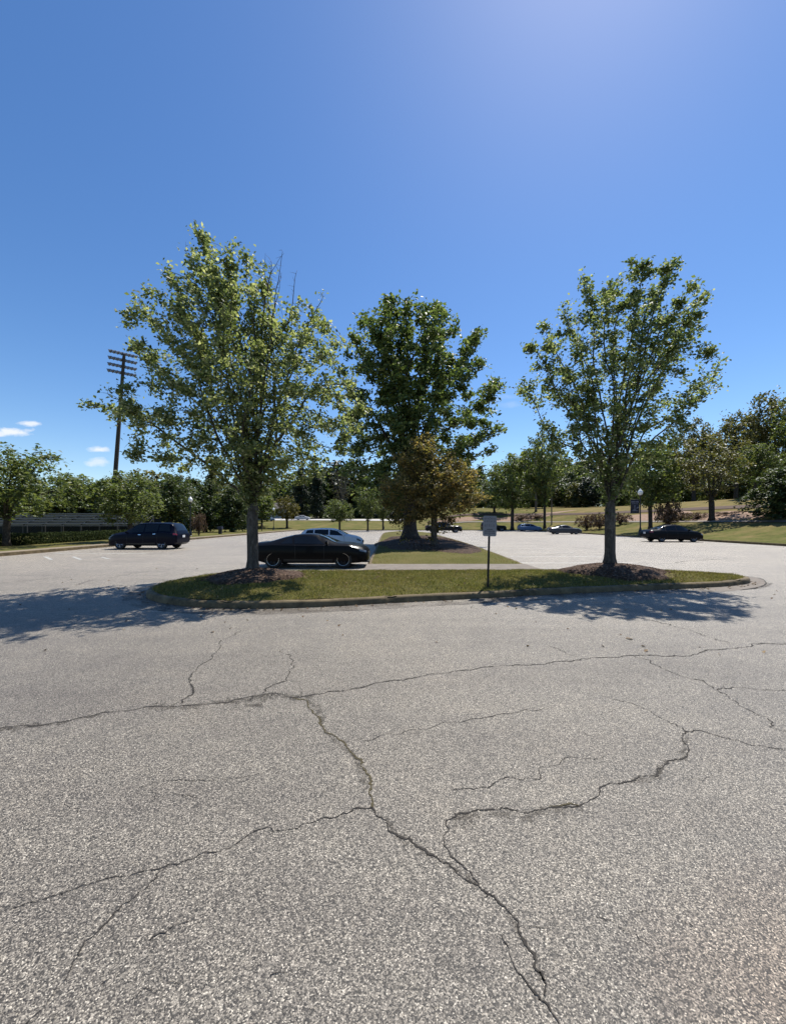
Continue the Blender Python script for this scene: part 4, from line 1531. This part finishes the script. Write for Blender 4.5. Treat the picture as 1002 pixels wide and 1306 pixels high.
# ------------------------------------------------------------------ the parking sign
SX, SY = gp(622, 748, .16)
sg = empty('parking_sign', (SX, SY, .13))
sg.rotation_euler = (0, R(1.5), 0)
tag(sg, 'small grey notice plate on a dark post at the island kerb', 'sign')
m = MB()
MB().box((0, .02, .78), (.045, .028, 1.66), 0, .006).box((0, -.001, .78), (.014, .016, 1.66)).build('post', simple('sign_post', (.022, .019, .018), .6, .3, var=.3), sg)
M_PLATE = simple('sign_plate', (.19, .19, .20), .5, .0, var=.06, vscale=10)
M_INK = simple('sign_ink', (.045, .045, .05), .6)


def rrect(w, h, r, n=5):
    P = []
    for cx, cy, a0 in ((w / 2 - r, h / 2 - r, 0), (-w / 2 + r, h / 2 - r, 90), (-w / 2 + r, -h / 2 + r, 180), (w / 2 - r, -h / 2 + r, 270)):
        for i in range(n + 1):
            a = R(a0 + 90 * i / n)
            P.append((cx + r * math.cos(a), cy + r * math.sin(a)))
    return P


rr = rrect(.305, .457, .035)
n_ = len(rr)
zc = 1.385
vs = [(x, -.012, zc + z) for x, z in rr] + [(x, -.009, zc + z) for x, z in rr]
pf = ([tuple(range(n_)), tuple(reversed(range(n_, 2 * n_)))] + [(i, n_ + i, n_ + (i + 1) % n_, (i + 1) % n_) for i in range(n_)])
ink = MB()
# weathered printing: two rows of heavy capitals, a heavy line, two rows of small print (too worn to read)
for row, (z, h, xs_) in enumerate(((.165, .034, (-.11, -.075, -.04, 0, .035, .07, .105)), (.105, .030, (-.10, -.06, -.02, .02, .06, .10)), (.01, .05, (-.10, -.055, -.01, .045, .09)))):
    for i, x in enumerate(xs_):
        w = .024
        ink.box((x - w / 2 + .004, -.0135, zc + z), (.005, .002, h))
        if i % 2 == row % 2:
            ink.box((x + w / 2 - .004, -.0135, zc + z), (.005, .002, h))
        ink.box((x, -.0136, zc + z + (h / 2 - .003) * (1 if i % 3 else -1)), (w - .012, .002, .005))
ink.box((0, -.0135, zc - .075), (.13, .002, .016))
for z in (-.115, -.16):
    for i in range(5):
        ink.box((-.09 + i * .045, -.0135, zc + z), (.030 if z > -.14 else .022, .002, .020 if i % 2 else .026))
nb = len(pf)
pm = MB().add(vs, pf).add(ink.v, ink.f)
plate = mesh_py('plate', pm.v, pm.f, [M_PLATE, M_INK], sg, midx=[0] * nb + [1] * (len(pm.f) - nb))
for z in (.19, -.19):
    MB().lathe([(.009, 0), (.009, .006), (.004, .009)], 8, Matrix.Translation((0, -.012, zc + z)) @ Matrix.Rotation(R(90), 4, 'X')).build('bolt', M_STEEL, plate)


# ------------------------------------------------------------------ vehicles
def paint(name, col, metal=.0, rough=.32):
    return simple(name, col, rough, metal, .08, .05)


M_GLASS = simple('tinted_glass', (.006, .007, .008), .06, 0, .4)
M_TYRE = simple('tyre_rubber', (.014, .014, .014), .85, var=.2)
M_RIMG = simple('alloy_grey', (.30, .30, .32), .3, .8)
M_RIMB = simple('alloy_black', (.015, .015, .016), .35, .5)
M_RIMS = simple('polished_lip', (.30, .30, .30), .25, .9)
M_TRIM = simple('black_trim', (.012, .012, .012), .55)
M_HEAD = simple('headlamp_glass', (.10, .105, .11), .08, .0, .8, 1.0)
M_TAIL = simple('tail_lamp', (.22, .010, .008), .12, 0, .6, 1.0)
M_PLT = simple('licence_plate', (.60, .61, .63), .45)
M_CHROME = simple('chrome', (.7, .7, .72), .12, 1.0)


class Car:
    """x runs from the tail (negative) to the nose (positive); profile curves give the side view"""

    def __init__(s, L, W, top, belt, low, roofw, plan=None):
        s.L, s.W = L, W
        s.top, s.beltc, s.low = np.array(top), np.array(belt), np.array(low)
        s.roofw = roofw
        s.plan = np.array(plan or [(-.5, .80), (-.485, .88), (-.45, .955), (-.38, .985), (-.2, 1), (.2, 1), (.34, .985), (.42, .94), (.465, .86), (.49, .74), (.5, .60)])

    def zt(s, x):
        return float(np.interp(x, s.top[:, 0], s.top[:, 1]))

    def sec(s, x):
        zt = (s.zt(x - .16) + 2 * s.zt(x - .08) + 3 * s.zt(x) + 2 * s.zt(x + .08) + s.zt(x + .16)) / 9
        zl = float(np.interp(x, s.low[:, 0], s.low[:, 1]))
        zb = min(float(np.interp(x, s.beltc[:, 0], s.beltc[:, 1])), zt - .035)
        hw = s.W / 2 * float(np.interp(x / s.L, s.plan[:, 0], s.plan[:, 1]))
        t = min(1, max(0, (zt - zb - .06) / .30))
        hr = (hw - .17) * (1 - t) + s.roofw * t
        h = zb - zl
        return [(0, zl), (hw * .80, zl), (hw - .035, zl + .10 * h), (hw - .005, zl + .30 * h), (hw, zl + .58 * h), (hw - .012, zl + .80 * h), (hw - .035, zb - .02), (hw - .075, zb + .006),
                (hr, zt - .055 * t - .012), (hr * .86, zt - .018 * t - .004), (hr * .5, zt - .002), (0, zt)]

    def P(s, x, k):
        """point on the section at fractional index k"""
        c = s.sec(x)
        i = int(min(max(k, 0), len(c) - 1.001))
        f = k - i
        return Vector((x, c[i][0] * (1 - f) + c[i + 1][0] * f, c[i][1] * (1 - f) + c[i + 1][1] * f))

    def patch(s, corners, side=1, off=.006, nu=10, nv=4, span=False):
        """shell on the body surface; corners: four (x, k) pairs a b c d, bottom a-b, top d-c"""
        vs, fs = [], []
        (xa, ka), (xb, kb), (xc, kc), (xd, kd) = corners
        for j in range(nv + 1):
            v = j / nv
            for i in range(nu + 1):
                u = i / nu
                x = (xa * (1 - u) + xb * u) * (1 - v) + (xd * (1 - u) + xc * u) * v
                k = (ka * (1 - u) + kb * u) * (1 - v) + (kd * (1 - u) + kc * u) * v
                p = s.P(x, k)
                e1 = s.P(x + .02, k) - s.P(x - .02, k)
                e2 = s.P(x, k + .03) - s.P(x, k - .03)
                n = e1.cross(e2)
                if n.length < 1e-9:
                    n = Vector((0, 1, 0))
                n.normalize()
                if n.dot(Vector((0, p.y, p.z - .55))) < 0:
                    n = -n
                q = p + n * off
                vs.append((q.x, q.y * side, q.z))
        m = nu + 1
        for j in range(nv):
            for i in range(nu):
                f = (j * m + i, j * m + i + 1, (j + 1) * m + i + 1, (j + 1) * m + i)
                fs.append(f if side < 0 else f[::-1])
        return vs, fs

    def screen(s, x0, x1, off=.007, kmin=8.25, inset_top=.0):
        """windscreen or rear window across the car between two stations"""
        vs, fs = [], []
        nu, nv = 12, 8
        for j in range(nv + 1):
            x = x0 + (x1 - x0) * j / nv
            for i in range(nu + 1):
                u = -1 + 2 * i / nu
                k = 11 - (11 - kmin) * abs(u)
                p = s.P(x, k)
                slope = (s.zt(x + .03) - s.zt(x - .03)) / .06
                n = Vector((-slope, 0, 1)).normalized()
                q = p + n * off
                vs.append((q.x, math.copysign(q.y, u) if u else 0, q.z))
        m = nu + 1
        for j in range(nv):
            for i in range(nu):
                fs.append((j * m + i, j * m + i + 1, (j + 1) * m + i + 1, (j + 1) * m + i))
        return vs, fs


CS = 1 / 1.125


def build_car(name, spec, loc, rz, body, label, cat, group=None, rim=M_RIMG, lip=None, spokes=5, sc=(1, 1, 1)):
    c = spec['car']
    root = empty(name, loc, rz)
    root.scale = (CS * sc[0], CS * sc[1], CS * sc[2])
    tag(root, label, cat, group)
    N = 84
    xs_ = [-c.L / 2 + c.L * (0.5 - 0.5 * math.cos(math.pi * i / N)) * 1.0 if False else -c.L / 2 + c.L * i / N for i in range(N + 1)]
    secs = [c.sec(x) for x in xs_]
    k = len(secs[0])
    vs, fs = [], []
    ringn = 2 * k - 2
    for x, sc_ in zip(xs_, secs):
        for (y, z) in sc_:
            vs.append((x, y, z))
        for (y, z) in reversed(sc_[1:-1]):
            vs.append((x, -y, z))
    for i in range(N):
        for j in range(ringn):
            j2 = (j + 1) % ringn
            fs.append((i * ringn + j, (i + 1) * ringn + j, (i + 1) * ringn + j2, i * ringn + j2))
    fs.append(tuple(range(ringn)))
    fs.append(tuple(reversed(range(N * ringn, (N + 1) * ringn))))
    bo = mesh_py('body', vs, fs, body, root)
    bm = bmesh.new()
    bm.from_mesh(bo.data)
    bmesh.ops.recalc_face_normals(bm, faces=bm.faces)
    bm.to_mesh(bo.data)
    bm.free()
    # wheel arches
    r = spec['r']
    cut = MB()
    for wx in spec['wx']:
        for sd_ in (-1, 1):
            y1 = sd_ * (c.W / 2 + .1)
            y0 = sd_ * (c.W / 2 - .30)
            cut.tube((wx, y0, r + .01), (wx, y1, r + .01), r + .055, r + .055, 28)
    co = cut.build('cutter', M_TRIM)
    md = bo.modifiers.new('arches', 'BOOLEAN')
    md.operation = 'DIFFERENCE'
    md.object = co
    md.solver = 'EXACT'
    bpy.context.view_layer.update()
    dg = bpy.context.evaluated_depsgraph_get()
    me = bpy.data.meshes.new_from_object(bo.evaluated_get(dg))
    bo.modifiers.clear()
    bo.data = me
    bpy.data.objects.remove(co)
    if len(me.materials) == 0:
        me.materials.append(body)
    me.polygons.foreach_set('use_smooth', [True] * len(me.polygons))
    me.set_sharp_from_angle(angle=R(38))
    # wheels
    for wx in spec['wx']:
        for sd_ in (-1, 1):
            y = sd_ * (c.W / 2 - .13)
            M = Matrix.Translation((wx, y, r)) @ Matrix.Rotation(R(-90 * sd_), 4, 'X')
            w = MB().lathe([(r * .62, -.11), (r * .93, -.11), (r, -.07), (r, .07), (r * .95, .105), (r * .70, .112), (r * .66, .10), (r * .64, .03)], 28, M, False).build('wheel', M_TYRE, root, 40)
            rm = MB()
            rm.lathe([(r * .64, .02), (r * .68, .095), (r * .64, .108), (r * .58, .09), (r * .56, .03)], 28, M, False)
            rm.lathe([(.0, .05), (r * .16, .05), (r * .15, .085), (0, .09)], 12, M)
            for q in range(spokes):
                a = 2 * math.pi * q / spokes + .3
                for da in (-.14, .14):
                    p0 = M @ Vector((r * .10 * math.cos(a), r * .10 * math.sin(a), .07))
                    p1 = M @ Vector((r * .60 * math.cos(a + da), r * .60 * math.sin(a + da), .085))
                    rm.tube(p0, p1, .022 * r / .33, .018 * r / .33, 6)
            ro = rm.build('rim', rim, w, 40)
            MB().lathe([(0, .0), (r * .60, .0), (r * .60, .012), (0, .012)], 20, M).build('brake_disc', M_TRIM, w)
            if lip is not None:
                MB().lathe([(r * .665, .10), (r * .69, .116), (r * .69, .121), (r * .65, .118)], 32, M, False).build('rim_lip', lip, w, 40)

    def pt(nm, args, mat, side=1, **kw):
        v, f = c.patch(args, side, **kw)
        return mesh_py(nm, v, f, mat, root, smooth=60)

    for sd_ in (-1, 1):
        for (xa, xb, xc, xd) in spec['windows']:
            pt('window', ((xa, 7.12), (xb, 7.12), (xc, 7.92), (xd, 7.92)), M_GLASS, sd_)
        for (xa, xb, ka, kb, mat, nm) in spec.get('lights', ()):
            pt(nm, ((xa, ka), (xb, ka), (xb, kb), (xa, kb)), mat, sd_, off=.009)
        for (xa, xb) in spec.get('handles', ()):
            pt('door_handle', ((xa, 5.45), (xb, 5.45), (xb, 5.75), (xa, 5.75)), spec.get('handle_mat', body), sd_, off=.030, nu=4, nv=2)
        for xd in spec.get('seams', ()):
            pt('door_seam', ((xd - .006, 2.4), (xd + .006, 2.4), (xd + .006 - .02, 6.9), (xd - .006 - .02, 6.9)), M_TRIM, sd_, off=.003, nu=1, nv=12)
        if spec.get('sill'):
            xa, xb = spec['sill']
            pt('sill', ((xa, 1.7), (xb, 1.7), (xb, 2.7), (xa, 2.7)), M_TRIM, sd_, off=.008)
        mx = spec['mirror']
        p = c.P(mx, 7.1)
        MB().box((mx, sd_ * (p.y + .10), p.z + .075), (.10, .20, .13), 0, .03).box((mx + .02, sd_ * (p.y + .005), p.z + .03), (.05, .08, .04)).build('mirror', spec.get('mirror_mat', body), root, 40)
    v, f = c.screen(*spec['windscreen'])
    mesh_py('windscreen', v, f, M_GLASS, root, smooth=60)
    v, f = c.screen(*spec['rear'])
    mesh_py('rear_window', v, f, M_GLASS, root, smooth=60)
    zf = spec.get('plate_z', .62)
    MB().box((-c.L / 2 - .012, 0, zf), (.012, .32, .16), 0, .003).build('licence_plate', M_PLT, root)
    MB().box((c.L / 2 + .002, 0, spec.get('grille_z', .52)), (.03, c.W * .5, .16), 0, .01).build('grille', M_TRIM, root)
    MB().box((c.L / 2 - .10, 0, .24), (.26, c.W * .70, .05), 0, .01).build('front_lip', M_TRIM, root)
    return root


def lows(L, a=.20):
    return [(-L / 2, .42), (-L / 2 + .25, .28), (-L / 2 + .6, a), (L / 2 - .6, a), (L / 2 - .2, .22), (L / 2, .30)]


muscle = dict(car=Car(4.62, 1.90, [(-2.31, .82), (-2.27, .965), (-2.15, 1.00), (-1.85, 1.01), (-1.5, 1.06), (-1.05, 1.21), (-.6, 1.31), (-.15, 1.345), (.2, 1.33), (.52, 1.24), (.85, 1.08), (1.08, .985), (1.5, .965), (1.9, .90), (2.15, .82), (2.27, .74), (2.31, .60)],
                      [(-2.31, .88), (-1.4, .925), (0, .90), (1.0, .905), (1.6, .89), (2.31, .66)], lows(4.62, .19), .56),
              r=.345, wx=(-1.37, 1.36), windows=((-1.12, -.62, -.72, -.86), (-.56, .62, .24, -.62)), windscreen=(1.02, .36), rear=(-1.62, -.70), mirror=.72,
              lights=((1.98, 2.24, 5.2, 6.4, M_HEAD, 'headlight'), (-2.30, -2.16, 5.0, 6.3, M_TAIL, 'taillight')), handles=((-.42, -.24),), seams=(.62, -.50), plate_z=.70, sill=(-.95, .95))
build_car('coupe', muscle, (-2.93, 14.38, 0), 0, paint('gloss_black', (.004, .004, .005)), 'black fastback coupe parked behind the near maple trunk', 'car', 'cars parked in the lot', M_RIMB, M_RIMS)

suv = dict(car=Car(5.1, 1.98, [(-2.55, .85), (-2.52, 1.08), (-2.42, 1.30), (-2.22, 1.62), (-2.05, 1.735), (-1.4, 1.775), (-.4, 1.785), (.3, 1.745), (.62, 1.62), (1.05, 1.36), (1.35, 1.17), (1.7, 1.12), (2.1, 1.05), (2.38, .93), (2.5, .80), (2.55, .62)],
                   [(-2.55, 1.02), (-1.6, 1.13), (0, 1.05), (1.3, 1.02), (2.0, .95), (2.55, .72)], lows(5.1, .24), .66, [(-.5, .84), (-.485, .90), (-.45, .955), (-.38, .985), (-.2, 1), (.2, 1), (.34, .985), (.42, .94), (.465, .87), (.49, .76), (.5, .64)]),
           r=.375, wx=(-1.50, 1.52), windows=((-2.10, -1.22, -1.28, -1.92), (-1.14, -.22, -.24, -1.20), (-.14, 1.06, .52, -.16)), windscreen=(1.28, .56), rear=(-2.44, -2.14), mirror=1.0,
           lights=((2.22, 2.46, 5.0, 6.4, M_HEAD, 'headlight'), (-2.54, -2.30, 5.4, 6.7, M_TAIL, 'taillight')), handles=((-.02, .18), (-1.08, -.88)), seams=(1.0, -.18, -1.18), handle_mat=M_CHROME, plate_z=.85, sill=(-1.05, 1.05))
build_car('sport_utility_vehicle', suv, (-14.75, 23.8, 0), math.pi, paint('navy_paint', (.003, .004, .012)), 'dark navy sport utility vehicle parked alone with its nose to the verge', 'suv', 'cars parked in the lot', sc=(.91, 1, 1))

sedan = dict(car=Car(4.85, 1.83, [(-2.425, .80), (-2.40, .98), (-2.28, 1.05), (-1.9, 1.08), (-1.62, 1.12), (-1.25, 1.29), (-.9, 1.42), (-.25, 1.49), (.3, 1.47), (.68, 1.36), (1.05, 1.14), (1.3, 1.01), (1.6, .96), (2.0, .88), (2.28, .76), (2.40, .64), (2.425, .55)],
                     [(-2.425, .94), (-1.5, .97), (0, .93), (1.1, .91), (1.8, .86), (2.425, .60)], lows(4.85, .20), .58),
             r=.325, wx=(-1.40, 1.40), windows=((-1.50, -1.08, -1.02, -1.16), (-1.0, -.10, -.12, -.94), (-.02, 1.06, .56, -.04)), windscreen=(1.20, .48), rear=(-1.80, -1.0), mirror=.96,
             lights=((2.05, 2.32, 4.9, 6.3, M_HEAD, 'headlight'), (-2.41, -2.16, 5.0, 6.5, M_TAIL, 'taillight')), handles=((-.78, -.60), (.18, .36)), seams=(.98, -.02, -.98), plate_z=.78)
build_car('sedan', sedan, (22.84, 32.2, 0), R(-2), paint('black_blue', (.006, .007, .010)), 'black sedan parked below the banner lamp, nose to the right hand lawn', 'car', 'cars parked in the lot', sc=(1, 1, 1.06))

coupe2 = dict(car=Car(4.75, 1.82, [(-2.375, .78), (-2.35, .95), (-2.2, 1.02), (-1.85, 1.04), (-1.5, 1.09), (-1.0, 1.28), (-.6, 1.37), (-.15, 1.40), (.25, 1.37), (.6, 1.24), (.92, 1.07), (1.15, .97), (1.6, .92), (2.0, .84), (2.25, .72), (2.35, .60), (2.375, .52)],
                      [(-2.375, .90), (-1.4, .95), (0, .91), (1.0, .89), (1.7, .84), (2.375, .58)], lows(4.75, .18), .56),
              r=.33, wx=(-1.35, 1.42), windows=((-1.20, -.62, -.70, -.92), (-.54, .84, .44, -.60)), windscreen=(1.08, .40), rear=(-1.66, -.72), mirror=.78,
              lights=((2.0, 2.28, 4.9, 6.3, M_HEAD, 'headlight'), (-2.36, -2.12, 5.0, 6.5, M_TAIL, 'taillight')), handles=((-.40, -.22),), seams=(.86, -.50), plate_z=.74)
build_car('coupe', coupe2, (22.86, 52.4, 0), R(-3), paint('grey_paint', (.06, .066, .078), .3), 'grey two door coupe parked on the far right row beside the blue hatchback', 'car', 'cars parked in the lot')

hatch = dict(car=Car(4.25, 1.80, [(-2.125, .80), (-2.10, 1.02), (-2.0, 1.18), (-1.80, 1.40), (-1.5, 1.46), (-.8, 1.50), (-.2, 1.50), (.2, 1.46), (.55, 1.34), (.9, 1.14), (1.12, 1.02), (1.5, .96), (1.8, .87), (2.02, .75), (2.10, .62), (2.125, .52)],
                     [(-2.125, .95), (-1.4, 1.0), (0, .95), (1.0, .92), (1.6, .86), (2.125, .60)], lows(4.25, .19), .60),
             r=.32, wx=(-1.28, 1.28), windows=((-1.72, -1.16, -1.18, -1.62), (-1.08, -.14, -.16, -1.10), (-.06, .96, .46, -.08)), windscreen=(1.06, .40), rear=(-2.05, -1.78), mirror=.86,
             lights=((1.76, 2.02, 4.9, 6.3, M_HEAD, 'headlight'), (-2.11, -1.90, 5.2, 6.8, M_TAIL, 'taillight')), handles=((-.95, -.77), (.06, .24)), seams=(.94, -.10, -1.10), plate_z=.80)
build_car('hatchback', hatch, (-3.72, 24.1, 0), 0, paint('white_paint', (.62, .65, .70)), 'white hatchback half hidden behind the black fastback coupe', 'car', 'cars parked in the lot', sc=(1, 1, .93))
build_car('hatchback', hatch, (23.95, 68.8, 0), R(-2), paint('blue_paint', (.10, .16, .27), .2), 'pale blue hatchback in the tree shade at the end of the right row', 'car', 'cars parked in the lot', sc=(1.07, 1, 1))

pick = dict(car=Car(5.8, 2.0, [(-2.9, .9), (-2.88, 1.22), (-2.7, 1.26), (-1.2, 1.26), (-1.12, 1.28), (-1.02, 1.74), (-.9, 1.84), (-.2, 1.88), (.35, 1.84), (.62, 1.72), (1.08, 1.34), (1.35, 1.26), (1.9, 1.24), (2.5, 1.18), (2.78, 1.08), (2.88, .92), (2.9, .72)],
                    [(-2.9, 1.16), (-1.1, 1.18), (0, 1.16), (1.2, 1.14), (2.2, 1.10), (2.9, .86)], lows(5.8, .36), .66),
            r=.40, wx=(-1.75, 1.85), windows=((-.94, -.10, -.12, -.90), (0, 1.08, .56, -.02)), windscreen=(1.24, .60), rear=(-1.10, -.98), mirror=1.02,
            lights=((2.55, 2.82, 4.6, 6.2, M_HEAD, 'headlight'), (-2.89, -2.74, 4.6, 6.6, M_TAIL, 'taillight')), handles=((-.85, -.66), (.1, .28)), seams=(1.02, -.04), handle_mat=M_CHROME, plate_z=.75, grille_z=.82, sill=(-1.2, 1.3))
build_car('pickup_truck', pick, (7.75, 60.3, 0), R(1), paint('truck_black', (.010, .012, .014)), 'dark pickup truck stopped beyond the rusty tree, facing the lawn', 'truck', 'cars parked in the lot', sc=(1.08, 1, 1))

jeep = dict(car=Car(4.5, 1.86, [(-2.25, .9), (-2.24, 1.2), (-2.2, 1.55), (-2.12, 1.78), (-1.9, 1.83), (-.2, 1.83), (.15, 1.80), (.36, 1.62), (.62, 1.24), (.72, 1.18), (1.6, 1.14), (2.1, 1.10), (2.22, 1.0), (2.25, .70)],
                    [(-2.25, 1.1), (0, 1.1), (.7, 1.1), (2.25, .98)], lows(4.5, .38), .70, [(-.5, .92), (-.48, .97), (-.4, 1), (.4, .98), (.47, .94), (.5, .86)]),
            r=.40, wx=(-1.35, 1.35), windows=((-2.0, -1.2, -1.2, -2.0), (-1.1, -.3, -.3, -1.1), (-.2, .52, .26, -.2)), windscreen=(.66, .34), rear=(-2.23, -2.17), mirror=.55,
            lights=((2.02, 2.2, 4.8, 6.2, M_HEAD, 'headlight'), (-2.24, -2.12, 4.8, 6.2, M_TAIL, 'taillight')), handles=((-1.0, -.84), (-.1, .06)), seams=(.5, -.24, -1.15), plate_z=.9, grille_z=.85)
build_car('off_road_vehicle', jeep, (18.0, 70.4, 0), R(-1), paint('jeep_black', (.012, .012, .011)), 'boxy black off road vehicle behind the notice plate', 'suv', 'cars parked in the lot', sc=(1.08, 1, 1))
for (x, Y, col, lab, rz) in ((340, 107, (.22, .30, .42), 'bluish car far off before the white porch house', .2), (386, 112, (.45, .46, .48), 'pale car far off on the road below the conifers', .1)):
    X = (x - 501) / 500 * Y
    build_car('sedan', sedan, (X, Y, tz(X, Y) + .07), rz, paint('far_paint', col), lab, 'car', 'cars beyond the far lawn')

# ------------------------------------------------------------------ house far off
X, Y = (343 - 501) / 500 * 132, 132
hs = empty('house', (X, Y, tz(X, Y) - .1))
tag(hs, 'far white house with a columned porch behind the far lawn', 'house')
M_SIDING = simple('white_siding', (.55, .56, .57), .7, var=.08)
M_ROOF = simple('roof_shingle', (.07, .06, .058), .85, var=.3)
MB().box((0, 4, 1.7), (12, 7, 3.4)).build('wall', M_SIDING, hs)
MB().add([(-6.5, 0, 3.4), (6.5, 0, 3.4), (6.5, 8, 3.4), (-6.5, 8, 3.4), (-6.5, 4, 5.6), (6.5, 4, 5.6)], [(0, 1, 5, 4), (2, 3, 4, 5), (0, 4, 3), (1, 2, 5), (0, 3, 2, 1)]).build('roof', M_ROOF, hs)
MB().box((0, -.7, 3.05), (9, 2.6, .22)).build('porch_roof', M_SIDING, hs)
for i in range(5):
    MB().tube((-4.2 + i * 2.1, -1.8, 0), (-4.2 + i * 2.1, -1.8, 2.94), .12, .10, 10).build('column', M_SIDING, hs)
for i in range(4):
    w = MB().box((-4.2 + i * 2.8, .48, 1.7), (1.0, .06, 1.5)).build('window', M_SIDING, hs)
    MB().box((-4.2 + i * 2.8, .44, 1.7), (.84, .03, 1.34)).build('pane', M_GLASS, w)

# ------------------------------------------------------------------ bring the whole place to metres (the eye is 1.8 m up)
for o in SC.objects:
    if o.parent is None:
        o.location = o.location * 1.125
        if o.type != 'CAMERA' and o.type != 'LIGHT':
            o.scale = o.scale * 1.125
